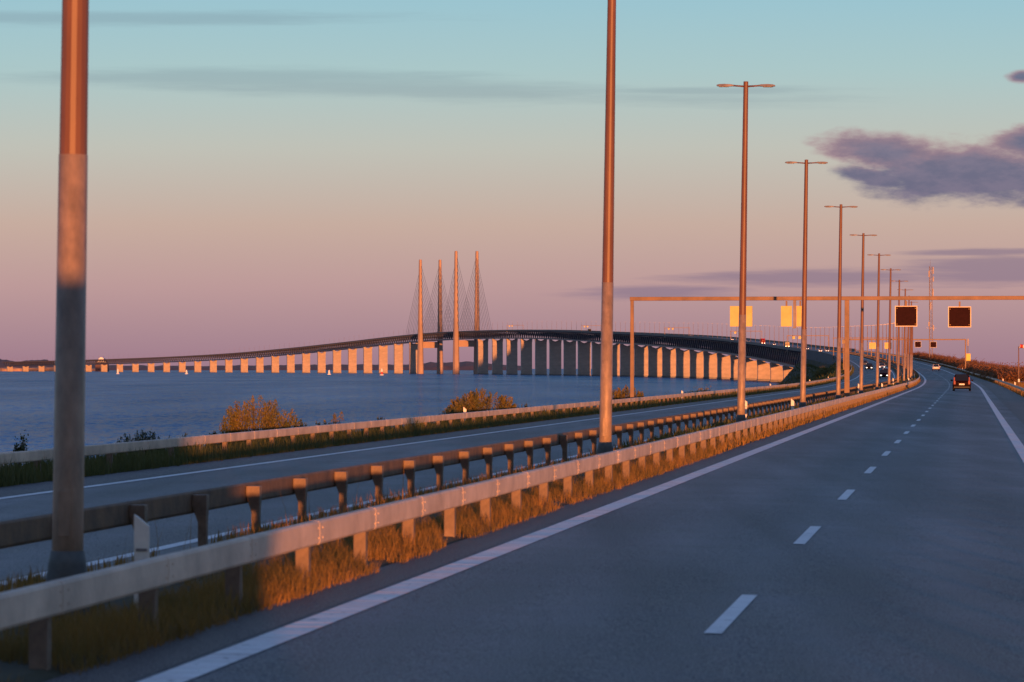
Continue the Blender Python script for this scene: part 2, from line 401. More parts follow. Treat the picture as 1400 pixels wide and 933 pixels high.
def ring_sheet(name, z, radii, m):
    v = [(0, 0, z)]; f = []; n = 48
    for r in radii:
        for k in range(n):
            v.append((r * math.cos(2 * math.pi * k / n), r * math.sin(2 * math.pi * k / n), z))
    for k in range(n): f.append((0, 1 + k, 1 + (k + 1) % n))
    for i in range(len(radii) - 1):
        for k in range(n):
            a = 1 + i * n + k; b = 1 + i * n + (k + 1) % n
            f.append((a, b, b + n, a + n))
    o = link(name, raw_mesh(name, v, f, m)); o['kind'] = 'structure'
ring_sheet('sea', 0.0, (500, 2000, 8000, 20000, 70000), M['water'])

def world_at(px, py, D):
    return Vector(((px - 700) / 4700 * D, D, EYE + (504 - py) / 4700 * D))

# the far coast: rows of real hills with a low bright shore
def coast(name, a, b, D0, prof, m, depth=1500.0, seed=0, steep=False):
    """prof: (bearing px, height m) pairs; a ridge of land with a crest, front slope and back slope"""
    v = []; f = []; n = 90 if b - a < 900 else 300
    rows = [(-0.02, -3.0), (0.0, 2.0), (0.06, 0.45), (0.2, 0.8), (0.45, 1.0), (1.0, 0.7)]
    if steep: rows = [(-0.02, -3.0), (0.0, 1.0), (0.015, 0.75), (0.1, 0.9), (0.45, 1.0), (1.0, 0.7)]
    for i in range(n + 1):
        px = a + (b - a) * i / n
        h = prof[-1][1]
        for (x0, h0), (x1, h1) in zip(prof, prof[1:]):
            if x0 <= px <= x1: h = h0 + (h1 - h0) * (px - x0) / (x1 - x0); break
        for q, (dd, hh) in enumerate(rows):
            D = D0 + depth * dd
            nz = 1 + 0.30 * noise.noise(Vector((px * 0.06, q * 0.7, seed))) + 0.16 * noise.noise(Vector((px * 0.31, q, seed + 9)))
            z = hh if q < 2 else h * hh * nz
            v.append(((px - 700) / 4700 * D, D + 150 * noise.noise(Vector((px * 0.03, 0, seed))), z))
    k = len(rows)
    for i in range(n):
        for q in range(k - 1): f.append((i * k + q, (i + 1) * k + q, (i + 1) * k + q + 1, i * k + q + 1))
    o = link(name, raw_mesh(name, v, f, m)); o['kind'] = 'structure'
    return o
coast('hills', -1100, 135, 10600, [(-1100, 20), (-160, 34), (0, 36), (60, 38), (85, 30), (110, 22), (135, 4)], M['hills'], seed=1)
coast('shore', -1100, 150, 10350, [(-1100, 7), (-160, 9), (30, 11), (100, 14), (150, 4)], M['shore'], depth=160, seed=2, steep=True)
coast('hills', 100, 720, 15500, [(100, 24), (250, 20), (420, 26), (560, 28), (600, 40), (660, 36), (720, 18)], M['hills'], seed=3)
coast('hills', 1340, 1800, 12000, [(1340, 2), (1375, 9), (1450, 16), (1800, 22)], M['hills'], seed=4)

# ------------------------------------------------------------------ guard rails
def guard_rail(label, u, face, a, b, first_post, beam_mat, post_mat, flare=False, lo=0.425, hi=0.67, posts_from=None, nposts=100):
    """face=+1: the beam faces larger u. Posts stand behind it."""
    root = empty('guard_rail', pt(max(a, 20), u), 0, label, 'guard rail')
    inv = Matrix.Translation(-root.location)
    t = 0.085
    c = 0.5 * (lo + hi)
    prof = [(0.0, lo), (t * 0.8, lo + 0.004), (t, lo + 0.025), (t * 1.03, c - 0.03), (t * 1.04, c), (t * 1.03, c + 0.03), (t, hi - 0.025), (t * 0.8, hi - 0.004), (0.0, hi), (-0.02, hi - 0.03), (-0.02, lo + 0.03)]
    v = []; f = []
    S = [a]
    while S[-1] < b: S.append(min(b, S[-1] + max(3.3, min(20, S[-1] * 0.02))))
    n = len(prof)
    for s in S:
        for du, z in prof: v.append(tuple(inv @ pt(s, u + face * du, z)))
    for i in range(len(S) - 1):
        for j in range(n): f.append((i * n + j, i * n + (j + 1) % n, (i + 1) * n + (j + 1) % n, (i + 1) * n + j))
    # splice collars at the posts
    ps = []
    s = first_post
    while s > a + 3.3: s -= 3.3
    while s < b: ps.append(s); s += 3.3
    for s in ps:
        if s > 420: break
        b0 = len(v)
        for ds in (-0.045, 0.045):
            for du, z in prof:
                v.append(tuple(inv @ pt(s + ds, u + face * (du * 1.0 + (0.004 if du > 0 else 0)), c + (z - c) * 1.012)))
        for j in range(n): f.append((b0 + j, b0 + (j + 1) % n, b0 + n + (j + 1) % n, b0 + n + j))
        f.append(tuple(range(b0, b0 + n))); f.append(tuple(range(b0 + 2 * n - 1, b0 + n - 1, -1)))
    mb = MB(); mb.v = v; mb.f = f; mb.mi = [0] * len(f)
    for s in ps:
        if 14 < s < 90:
            for ds, z in ((-0.11, c - 0.05), (-0.11, c + 0.05), (0.11, c - 0.05), (0.11, c + 0.05)):
                a = inv @ pt(s + ds, u + face * (t * 1.02), z); b = inv @ pt(s + ds, u + face * (t * 1.02 + 0.009), z)
                mb.tube([a, b], [0.012, 0.009], 6)
    mb.build('beam', beam_mat, root)
    # posts
    mb = MB()
    if flare:   # bracket that widens towards the beam
        P = []
        for z, w, d0, d1 in ((-0.4, 0.055, -0.20, -0.09), (0.36, 0.06, -0.20, -0.09), (0.56, 0.08, -0.21, -0.022), (0.71, 0.085, -0.21, -0.022)):
            P += [(-w, d0, z), (w, d0, z), (w, d1, z), (-w, d1, z)]
        fc = [(3, 2, 1, 0), (12, 13, 14, 15)]
        for i in range(3):
            for k in range(4): fc.append((i * 4 + k, i * 4 + (k + 1) % 4, i * 4 + 4 + (k + 1) % 4, i * 4 + 4 + k))
        mb.poly(P, fc)
    else:
        mb.box((-0.065, -0.16, -0.4), (0.065, -0.022, 0.62))
    me = mb.mesh('post', post_mat, bevel=0.008)
    near = [s for s in ps if s >= (posts_from if posts_from is not None else a)][:nposts]
    for s in near:
        o = link('post', me, root)
        o.location = inv @ pt(s, u)
        o.rotation_euler = (0, 0, head(s) - math.pi / 2 if face > 0 else head(s) + math.pi / 2)
    rest = [s for s in ps if s not in set(near)]
    mb = MB()
    for s in rest:
        p = inv @ pt(s, u); hd = head(s) + (-math.pi / 2 if face > 0 else math.pi / 2)
        Rm = Matrix.Translation(p) @ Matrix.Rotation(hd, 4, 'Z')
        w = 0.08 if flare else 0.065
        P = [(-w, -0.16, -0.4), (w, -0.16, -0.4), (w, -0.03, -0.4), (-w, -0.03, -0.4), (-w, -0.16, 0.62), (w, -0.16, 0.62), (w, -0.03, 0.62), (-w, -0.03, 0.62)]
        mb.poly([Rm @ Vector(p) for p in P], [(3, 2, 1, 0), (4, 5, 6, 7), (0, 1, 5, 4), (1, 2, 6, 5), (2, 3, 7, 6), (3, 0, 4, 7)])
    if rest:
        o = mb.build('post_row', post_mat, root); o['kind'] = 'stuff'
    return root
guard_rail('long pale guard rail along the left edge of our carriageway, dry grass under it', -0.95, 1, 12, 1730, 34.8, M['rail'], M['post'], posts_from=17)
guard_rail('dark guard rail seen from behind, flared posts, between lamp posts and the far carriageway', -4.2, -1, 16, 1730, 37.0, M['rail_shaded'], M['post'], flare=True, lo=0.47, hi=0.75, posts_from=26)
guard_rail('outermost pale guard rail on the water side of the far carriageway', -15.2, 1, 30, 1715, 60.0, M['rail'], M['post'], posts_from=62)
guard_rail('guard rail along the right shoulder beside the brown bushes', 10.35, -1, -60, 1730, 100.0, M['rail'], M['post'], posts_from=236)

# ------------------------------------------------------------------ grass
def blades(name, label, spots, hmin, hmax, w, m, lean=0.35):
    v = []; f = []
    for p, k in spots:
        h = R.uniform(hmin, hmax) * k
        a = R.uniform(0, 6.283); ca, sa = math.cos(a), math.sin(a)
        b = R.uniform(0, 6.283); l = h * R.uniform(0.05, lean)
        dx, dy = math.cos(b) * l, math.sin(b) * l
        ww = w * R.uniform(0.6, 1.3)
        i = len(v); x, y, z = p
        v += [(x - ca * ww, y - sa * ww, z - 0.03), (x + ca * ww, y + sa * ww, z - 0.03),
              (x + ca * ww * .7 + dx * .35, y + sa * ww * .7 + dy * .35, z + h * .55), (x - ca * ww * .7 + dx * .35, y - sa * ww * .7 + dy * .35, z + h * .55), (x + dx, y + dy, z + h)]
        f += [(i, i + 1, i + 2, i + 3), (i + 3, i + 2, i + 4)]
    o = link(name, raw_mesh(name, v, f, m))
    return tag(o, label, 'grass', None, 'stuff')
def scatter(a, b, u0, u1, n, zfn=None, power=2.0, clump=0.0, seed=0):
    out = []
    while len(out) < n:
        s = a * (b / a) ** R.random()          # denser near the camera
        u = R.uniform(u0, u1)
        k = 1.0
        if clump:
            c = noise.noise(Vector((s * 0.35, u * 0.9, seed)))
            if c < -clump: continue
            k = 0.75 + 0.8 * max(0, c)
        u += 0.10 * noise.noise(Vector((s * 0.8, seed, 2))) + 0.05 * noise.noise(Vector((s * 3.1, seed, 2)))
        p = pt(s, u, 0.02)
        if zfn: p = zfn(s, u, pt(s, u))
        out.append((p, k * max(1.0, min(2.2, s / 160))) if False else (p, k))
    return out
blades('grass', 'tall single stalks and weeds sticking up on the median', scatter(30, 200, -3.9, -1.3, 70, bank, seed=31), 0.35, 0.75, 0.005, M['grass_dry'], lean=0.25)
blades('grass', 'tall dry grass under the near guard rail beside the road', scatter(14, 90, -1.75, -0.72, 46000, bank, clump=0.35, seed=2), 0.08, 0.31, 0.004, M['grass_dry'], lean=0.75)
blades('grass', 'dry grass under the near guard rail further along the road', scatter(85, 700, -1.80, -0.78, 15000, bank, clump=0.4, seed=2), 0.12, 0.33, 0.016, M['grass_dry'], lean=0.7)
blades('grass', 'short grass and weeds on the median between the two guard rails', scatter(26, 110, -4.9, -1.7, 9000, bank, clump=0.02, seed=5), 0.05, 0.19, 0.007, M['grass_dry'])
blades('grass', 'patchy grass on the median around the further lamp posts', scatter(100, 700, -4.8, -1.7, 9000, bank, clump=0.05, seed=5), 0.08, 0.28, 0.022, M['grass_green'])
blades('grass', 'green grass strip along the outer guard rail by the water', scatter(66, 190, -17.8, -14.5, 34000, bank, clump=0.5, seed=8), 0.2, 0.62, 0.014, M['grass_green'])
blades('grass', 'green verge beside the outer guard rail towards the bridge', scatter(180, 1200, -19, -14.5, 16000, bank, clump=0.5, seed=8), 0.25, 0.62, 0.04, M['grass_green'])
blades('grass', 'rough grass on the embankment that carries the road up to the bridge', scatter(600, 1735, -44, -15.5, 26000, bank, clump=0.5, seed=21), 0.4, 1.1, 0.16, M['grass_green'], lean=0.8)
blades('grass', 'dry grass along the right hand guard rail', scatter(240, 1300, 10.1, 14, 16000, bank, clump=0.5, seed=12), 0.2, 0.6, 0.04, M['grass_dry'])

# ------------------------------------------------------------------ bushes
def bush_mesh(nleaf, w, d, h, leaf, spread, seed, lobes=7):
    r = random.Random(seed)
    v = []; f = []
    if spread > 0.4:      # upright leafy shoots fanning from one stock
        st = MB(); sh = []
        for i in range(lobes):
            bx, by = r.uniform(-0.5, 0.5) * w, r.uniform(-0.4, 0.4) * d
            hh = h * (1 - 1.1 * (abs(bx) / w) ** 1.6) * r.uniform(0.62, 1.05)
            sh.append((bx, by, hh, bx * 0.25 + r.gauss(0, 0.05) * h, r.gauss(0, 0.06) * h, r.uniform(0.13, 0.22)))
            st.tube([(bx * 0.3, by * 0.3, -0.3), (bx, by, hh * 0.4), (bx + sh[-1][3] * 0.8, by + sh[-1][4], hh * 0.9)], [0.02, 0.012, 0.004], 5)
        for i in range(nleaf):
            bx, by, hh, lx, ly, q = r.choice(sh)
            t = r.uniform(0.02, 1) ** 0.85
            q = q * h * (1.05 - t) * 1.5 + 0.015
            x = bx + lx * t + r.gauss(0, q * 0.6); y = by + ly * t + r.gauss(0, q * 0.6); z = max(0.03, hh * t + r.gauss(0, 0.02))
            n = Vector((r.gauss(0, 1), r.gauss(0, 1), r.gauss(0, 0.6))).normalized()
            tt = (Vector((x - bx, y - by, 0)) * 2 + Vector((r.gauss(0, .3), r.gauss(0, .3), 0.8))).normalized(); b = n.cross(tt).normalized()
            l = leaf * r.uniform(0.6, 1.3); c = Vector((x, y, z)); k = len(v)
            v += [tuple(c - tt * l), tuple(c + b * l * 0.35), tuple(c + tt * l), tuple(c - b * l * 0.35)]
            f.append((k, k + 1, k + 2, k + 3))
        return v, f, st
    L = []
    for i in range(lobes):
        L.append((r.uniform(-0.5, 0.5) * w, r.uniform(-0.4, 0.4) * d, r.uniform(0.25, 0.72) * h, r.uniform(0.22, 0.42)))
    for i in range(nleaf):
        cx, cy, cz, q = r.choice(L)
        a = r.uniform(0, 6.283); e = math.acos(r.uniform(-1, 1)); rr = r.random() ** 0.45
        x = cx + math.cos(a) * math.sin(e) * rr * q * w * 0.75
        y = cy + math.sin(a) * math.sin(e) * rr * q * d * 0.9
        z = max(0.03, cz + math.cos(e) * rr * q * h * 0.9)
        if r.random() < 0.12: z += r.uniform(0, spread) * h
        n = Vector((r.gauss(0, 1), r.gauss(0, 1), r.gauss(0, 1))).normalized()
        t = n.orthogonal().normalized(); t.rotate(Matrix.Rotation(r.uniform(0, 6.28), 3, n)); b = n.cross(t)
        l = leaf * r.uniform(0.6, 1.3)
        c = Vector((x, y, z)); k = len(v)
        v += [tuple(c - t * l), tuple(c + b * l * 0.45), tuple(c + t * l), tuple(c - b * l * 0.45)]
        f.append((k, k + 1, k + 2, k + 3))
    st = MB()
    for cx, cy, cz, q in L:
        st.tube([(cx * 0.15, cy * 0.15, -0.3), (cx * 0.6, cy * 0.6, cz * 0.55), (cx, cy, cz + q * h * 0.5)], [0.035, 0.022, 0.006], 5)
    return v, f, st
def bush(loc, label, w, d, h, nleaf, leaf, m, seed, group=None, lobes=7, spread=0.25, name='bush'):
    v, f, st = bush_mesh(nleaf, w, d, h, leaf, spread, seed, lobes)
    root = empty(name, loc, 0, label, 'bush', group)
    link('foliage', raw_mesh('foliage', v, f, m), root)
    st.build('stem', M['twig'], root)
    return root
def ground_at(px, s0, u):
    """station where a point u metres left of our edge line shows at picture column px"""
    best = None
    for i in range(400):
        s = s0 * 0.3 + i * s0 * 0.005
        p = pt(s, u)
        e = abs(700 + 4700 * p.x / p.y - px)
        if best is None or e < best[0]: best = (e, s)
    return bank(best[1], u, pt(best[1], u))
def shrub(px, s0, u, label, w, h, **k):
    p = ground_at(px, s0, u)
    return bush(p, label, w, w * 0.8, h, **k)
shrub(354, 105, -18.0, 'large golden green bush behind the outer guard rail by the water', 1.95, 1.8, nleaf=12000, leaf=0.042, m=M['leaf_gold'], seed=3, lobes=64, spread=0.6)
shrub(459, 115, -18.0, 'small spiky orange bush behind the outer guard rail, right of the large bush', 0.55, 1.35, nleaf=900, leaf=0.042, m=M['leaf_gold'], seed=5, lobes=6, spread=0.6)
shrub(428, 112, -18.0, 'tiny green sprout behind the outer guard rail between two bushes', 0.3, 0.95, nleaf=200, leaf=0.05, m=M['leaf_green'], seed=6, lobes=3)
shrub(660, 150, -18.5, 'broad green bush with golden top beside a white marker post', 2.8, 1.72, nleaf=13000, leaf=0.055, m=M['leaf_gold'], seed=8, lobes=70, spread=0.5)
shrub(195, 86, -17.6, 'low dark green bush behind the shaded part of the outer rail', 1.25, 1.02, nleaf=5000, leaf=0.035, m=M['leaf_green'], seed=9, lobes=50, spread=0.5)
shrub(22, 74, -17.4, 'dark leafy sprig above the outer rail at the left edge of the picture', 0.45, 1.15, nleaf=420, leaf=0.045, m=M['leaf_green'], seed=10, lobes=4)
sg = 'low dark scrub along the outer guard rail'
for i, (px, s0, w_, h_) in enumerate([(402, 108, 0.9, 0.95), (440, 112, 0.8, 0.9), (300, 100, 0.8, 0.9), (620, 146, 1.0, 1.0), (715, 158, 1.2, 1.05), (520, 128, 0.8, 0.86), (250, 94, .7, .86)]):
    bush(ground_at(px, s0, -17.7), 'low dark green scrub just showing above the outer guard rail', w_, w_ * .7, h_, 1800, 0.04, M['leaf_green'], 90 + i, sg, 26, 0.5)
shrub(858, 210, -18.5, 'round bush behind the outer rail at the foot of the gantry', 1.7, 1.6, nleaf=6000, leaf=0.06, m=M['leaf_gold'], seed=14, lobes=40, spread=0.5)
verge_group = 'bushes on the bank beside the bridge end'
protos = []
for i in range(3):
    o = bush((0, 0, -50), 'low bush on the grassy bank in front of the bridge piers', 3.2 + i, 3.0, 2.2, 2200, 0.11, M['leaf_green'] if i == 0 else M['leaf_gold'], 40 + i, verge_group, 8)
    protos.append(o)
k = 0
for (px, s0, u, sc) in [(925, 290, -21, .8), (950, 310, -21, 1.0), (985, 340, -22, .8), (1030, 420, -24, 1.0), (1052, 480, -25, 1.1), (1066, 560, -25, 1.2), (1078, 620, -24, 1.5),
                        (1088, 680, -24, 1.5), (1098, 760, -24, 1.4), (1108, 800, -24, 1.4), (1116, 860, -24, 1.4), (1124, 940, -23, 1.4), (1131, 980, -22, 1.3), (1138, 1050, -22, 1.3), (1144, 1100, -21, 1.2), (1120, 1500, -25, 1.2), (1112, 1600, -27, 1.3), (1126, 1400, -24, 1.2), (1133, 1300, -23, 1.2), (1104, 1600, -30, 1.5), (1096, 1450, -32, 1.5), (1140, 1250, -22, 1.1)]:
    o = protos[k % 3] if k < 3 else copy_tree(protos[k % 3])
    o.location = ground_at(px, s0, u); o.scale = (sc, sc, sc * R.uniform(0.8, 1.1)); o.rotation_euler = (0, 0, R.uniform(0, 6.28)); k += 1
hg = 'brown bushes behind the right hand guard rail'
protos = [bush((0, 0, -50), 'russet brown bush in the dense row behind the right hand guard rail', 5.0, 4.0, 3.0, 2600, 0.14, M['leaf_brown'], 60 + i, hg, 10) for i in range(3)]
k = 0
s = 520.0
while s < 1300:
    o = protos[k] if k < 3 else copy_tree(protos[k % 3])
    o.location = bank(s, 13.4, pt(s, 13.4 + R.uniform(-.5, .5))); o.scale = (1, 1.2, (0.82 + 0.16 * math.sin(k)) * (0.42 if 770 < s < 830 else 1.0)); o.rotation_euler = (0, 0, R.uniform(-0.3, 0.3)); k += 1
    s += 4.2 * (1 + (s - 520) / 500)
p = bank(300, 14.5, pt(300, 14.5)); 
bush(p, 'dark olive bush on the right bank at the edge of the picture', 2.2, 2.4, 1.9, 1800, 0.07, M['leaf_green'], 77)

# ------------------------------------------------------------------ lamp posts
LG = 'double armed lamp posts along the median'
def make_lamp():
    root = empty('lamp_post', (0, 0, 0), 0, None, 'lamp post', LG)
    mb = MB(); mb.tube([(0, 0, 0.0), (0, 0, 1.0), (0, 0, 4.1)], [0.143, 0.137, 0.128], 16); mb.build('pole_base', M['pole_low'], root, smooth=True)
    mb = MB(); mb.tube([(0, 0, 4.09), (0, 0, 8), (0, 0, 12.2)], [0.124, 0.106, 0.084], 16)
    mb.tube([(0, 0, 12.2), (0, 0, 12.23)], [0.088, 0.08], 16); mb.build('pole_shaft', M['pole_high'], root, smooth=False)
    mb = MB(); mb.lathe([(0.23, -0.05), (0.215, 0.08), (0.17, 0.5), (0.146, 0.62)], 16); mb.build('base_cover', M['boot'], root, smooth=True)
    mb = MB()
    mb.box((-0.05, -0.146, 0.75), (0.05, -0.13, 1.15)); mb.build('hatch', M['pole_low'], root, bevel=0.004)
    for sx in (-1, 1):
        mb = MB(); mb.tube([(sx * 0.06, 0, 12.06), (sx * 0.52, 0, 12.09)], [0.032, 0.028], 8); mb.build('arm', M['pole_high'], root, smooth=True)
        mb = MB()   # flat tapered lamp head
        prof = [(0.42, .05, .035), (0.52, .09, .05), (0.75, .13, .06), (0.94, .12, .05), (1.02, .07, .03)]
        P = []
        for x, w, h in prof:
            P += [(sx * x, -w, 12.08 - h * .45), (sx * x, w, 12.08 - h * .45), (sx * x, w * .75, 12.08 + h), (sx * x, -w * .75, 12.08 + h)]
        fc = [(3, 2, 1, 0), tuple(len(P) - 4 + q for q in range(4))]
        for i in range(len(prof) - 1):
            for q in range(4): fc.append((i * 4 + q, i * 4 + (q + 1) % 4, i * 4 + 4 + (q + 1) % 4, i * 4 + 4 + q))
        mb.poly(P, fc); lh = mb.build('lamp_head', M['lamp'], root, bevel=0.008)
        mb = MB(); x0, x1 = sorted((sx * 0.6, sx * 0.93)); mb.box((x0, -0.09, 12.035), (x1, 0.09, 12.046)); mb.build('lens', M['lens'], lh)
    return root
words = ['thick blurred lamp post nearest the camera, at the left edge, its foot in shadow', 'second nearest lamp post, cut off by the top of the picture',
         'tallest lamp post whose two lamp heads are in view, left of the yellow sign backs', 'lamp post right of the two yellow signs, under the gantry beam', 'lamp post just left of the thick middle gantry leg',
         'sixth lamp post of the row, just right of the middle gantry leg', 'seventh lamp post of the row, left of the dark signs', 'eighth lamp post of the row, left of the left dark square sign']
lamp = make_lamp()
flamp = empty('lamp_post', (0, 0, -100), 0, None, 'lamp post', LG)   # far ones: the parts that still show
mb = MB(); mb.tube([(0, 0, 0), (0, 0, 4.1), (0, 0, 12.2)], [0.15, 0.13, 0.085], 6); mb.build('pole_shaft', M['pole_high'], flamp)
mb = MB(); mb.bar((-1, 0, 12.08), (1, 0, 12.08), 0.2, 0.07); mb.build('lamp_head', M['lamp'], flamp)
s = 30.2; i = 0
while s < 9300:
    if i == 0: o = lamp
    elif s < 700: o = copy_tree(lamp)
    elif 'used' not in flamp: o = flamp; flamp['used'] = 1
    else: o = copy_tree(flamp)
    o.location = pt(s, -2.26) - Vector((0, 0, 0.02))
    o.rotation_euler = (0, rad(0.85) if s < 700 else 0, head(s))
    if i < len(words): o['label'] = words[i]
    elif s < 1900: o['label'] = 'slender lamp post in the close packed row beyond the gantry, before the bridge'
    else: o['label'] = 'hair thin lamp post standing in the row on the distant bridge deck'
    s += 45.2; i += 1
del flamp['used']
for o in bpy.data.objects:
    if 'used' in o: del o['used']

# ------------------------------------------------------------------ marker posts
MG = 'white marker posts along the guard rails'
def make_marker():
    root = empty('marker_post', (0, 0, 0), 0, None, 'marker post', MG)
    mb = MB()
    P = []
    for z, a, b in ((0, .07, .04), (0.82, .07, .04)):
        P += [(-a, -b, z), (a, -b, z), (a * 0.75, b, z), (-a * .75, b, z)]
    P[4] = (-.07, -.04, .93); P[7] = (-.055, .04, .91)
    mb.poly(P, [(3, 2, 1, 0), (4, 5, 6, 7), (0, 1, 5, 4), (1, 2, 6, 5), (2, 3, 7, 6), (3, 0, 4, 7)])
    mb.build('post', M['marker'], root, bevel=0.006)
    mb = MB(); mb.box((-0.05, -0.047, 0.60), (0.05, -0.041, 0.625)); mb.build('reflector', M['reflector'], root)
    return root
mk = make_marker()
for i, (s, u, lab) in enumerate([(30.3, -1.60, 'large white marker post in the shade beside the nearest lamp post'), (147, -1.8, 'white marker post just left of the fourth lamp post foot'), (147, -3.8, 'white marker post at the foot of the tallest lamp post in full view'),
                                 (300, -1.8, 'white marker post standing right of the middle gantry leg'), (300, -3.8, None), (450, -1.8, None), (450, -3.8, None), (600, -1.8, None), (600, -3.8, None), (750, -1.8, None),
                                 (150, -16.3, 'white marker post in front of the broad green bush'), (262, -16.0, 'white marker post on the outer rail left of the orange bridge piers'), (380, -16.0, 'white marker post on the outer rail right of the tallest lamp post'), (486, -16.0, None), (575, -16.0, None), (690, -16.0, None),
                                 (400, 11.0, 'white marker post beside the windsock pole'), (490, 11.0, None), (560, 11.0, None), (700, 11.0, None), (820, 11.0, None)]):
    o = mk if i == 0 else copy_tree(mk)
    o.location = bank(s, u, pt(s, u)) - Vector((0, 0, 0.03)); o.rotation_euler = (0, rad(1.5 * math.sin(i * 7)), head(s))
    o['label'] = lab or ('small white marker post in the far row behind the %s guard rail' % ('right hand' if u > 0 else 'outer' if u < -10 else 'median'))

# ------------------------------------------------------------------ gantries and signs
def gantry(s, label, legs, z0, th, x0, x1, leg_w):
    root = empty('sign_gantry', pt(s, 0), head(s), label, 'sign gantry', 'gantries over the motorway')
    mb = MB(); mb.box((x0, -th / 2, z0), (x1, th / 2, z0 + th)); mb.build('beam', M['gantry'], root, bevel=0.02)
    for u, w in legs:
        mb = MB(); zb = -1.6 if abs(u) > 10 else -0.4
        mb.box((u - w / 2, -w / 2, zb), (u + w / 2, w / 2, z0), taper=(0.85, 0.85)); mb.build('leg', M['gantry'], root, bevel=0.02)
        mb = MB(); mb.box((u - w, -w, zb), (u + w, w, 0.02 + (-0.35 if abs(u) > 10 else 0))); mb.build('footing', M['concrete'], root)
    return root
def matrix_sign(s, u, z, w, h, label, back=False, group=None):
    """square variable sign on a short hanger; back=True shows its plain back to our side"""
    root = empty('road_sign', pt(s, u, z), head(s) + (math.pi if back else 0), label, 'road sign', group)
    mb = MB(); mb.box((-w / 2, -0.10, -h / 2), (w / 2, 0.12, h / 2)); mb.build('housing', M['sign_back'] if back else M['trim'], root, bevel=0.015)
    fw = w * 0.035
    mb = MB()
    for a, b in (((-w / 2, -h / 2), (w / 2, -h / 2 + fw)), ((-w / 2, h / 2 - fw), (w / 2, h / 2)), ((-w / 2, -h / 2 + fw), (-w / 2 + fw, h / 2 - fw)), ((w / 2 - fw, -h / 2 + fw), (w / 2, h / 2 - fw))):
        mb.box((a[0], -0.135, a[1]), (b[0], -0.104, b[1]))
    mb.build('frame', M['frame'], root)
    mb = MB(); mb.box((-w / 2 + fw, -0.118, -h / 2 + fw), (w / 2 - fw, -0.103, h / 2 - fw)); mb.build('screen', M['panel'], root)
    for sx in (-1, 1):
        for sz in (-1, 1):
            mb = MB(); mb.lathe([(w * 0.017, -0.128), (w * 0.014, -0.119)], 8, (sx * w * .41, 0, sz * h * .38), 'y'); mb.build('warning_lamp', M['dot'], root)
    mb = MB(); mb.box((-0.06, 0.0, h / 2), (0.06, 0.08, h / 2 + 0.34)); mb.build('hanger', M['gantry'], root)
    if back:
        mb = MB()
        for x in (-w * .48, w * .48): mb.box((x - .03, 0.122, -h / 2), (x + .03, 0.15, h / 2))
        mb.build('back_rib', M['sign_back'], root)
    return root
G1 = 232.0
gantry(G1, 'slim rust coloured gantry spanning both carriageways near the camera', [(-16.9, 0.26), (-2.45, 0.36), (11.6, 0.30)], 6.78, 0.26, -17.05, 12.0, 0.3)
def u_at(px, s):
    x, y, th = fr(s)
    # solve (x+u cos)/(y-u sin) = k
    k = (px - 700) / 4700
    return (k * y - x) / (math.cos(th) + k * math.sin(th))
zs = 5.72
matrix_sign(G1 - 0.3, u_at(1239, G1), zs, 1.48, 1.38, 'dark square sign with cream frame, left of the pair over our lanes')
matrix_sign(G1 - 0.3, u_at(1312, G1), zs, 1.52, 1.38, 'dark square sign with cream frame, right of the pair over our lanes')
matrix_sign(G1 + 0.3, u_at(1013, G1), zs + .3, 1.50, 1.38, 'yellow sign back hanging behind the tallest lamp post', True)
matrix_sign(G1 + 0.3, u_at(1075, G1), zs + .3, 0.70, 1.38, 'yellow sign back left of the grey hanger post on the gantry', True)
matrix_sign(G1 + 0.3, u_at(1094, G1), zs + .3, 0.48, 1.38, 'narrow yellow sign back next to the fourth lamp post', True)
gp = [o for o in bpy.data.objects if o.name == 'sign_gantry'][0]
up = u_at(1086.5, G1)
mb = MB(); mb.box((up - .1, -.08, 4.9), (up + .1, .08, 6.775)); mb.build('hanger_post', M['mast'], gp)
G2 = 815.0
gantry(G2, 'second smaller gantry far along the road with two small dark signs', [(-16.9, 0.3), (-2.45, 0.36), (11.6, 0.34)], 7.2, 0.28, -17.05, 11.8, 0.3)
matrix_sign(G2 - 0.3, u_at(1255, G2), 6.2, 1.5, 1.4, 'tiny dark sign left of the mast on the second gantry')
matrix_sign(G2 - 0.3, u_at(1276, G2), 6.2, 1.5, 1.4, 'tiny dark sign right of the mast on the second gantry')
matrix_sign(G2 + 0.3, u_at(1193, G2), 6.2, 1.6, 1.5, 'small yellow sign back, left one on the second gantry', True)
matrix_sign(G2 + 0.3, u_at(1214, G2), 6.2, 1.6, 1.5, 'small yellow sign back, right one on the second gantry', True)
G3 = 1290.0
gantry(G3, 'third gantry seen as a thin line where the road climbs to the bridge', [(-16.5, 0.3), (-2.45, 0.36), (11.0, 0.34)], 7.2, 0.3, -16.8, 11.4, 0.3)
matrix_sign(G3 + 0.3, -12, 6.2, 2.2, 1.6, 'pale yellow sign back on the third gantry, left of the middle gantry leg', True)
for gs in (1950.0, 2550.0, 3200.0, 4000.0, 4700.0):
    g = gantry(gs, 'hair thin gantry standing on the distant bridge deck', [(-14.6, 0.4), (8.6, 0.4)], 7.2, 0.4, -14.8, 8.8, 0.4)
    for u in (-11, -7.4):
        matrix_sign(gs + 0.4, u, 6.3, 1.6, 1.5, 'pinpoint pale sign back on a gantry of the distant bridge', True, 'signs on the bridge gantries')

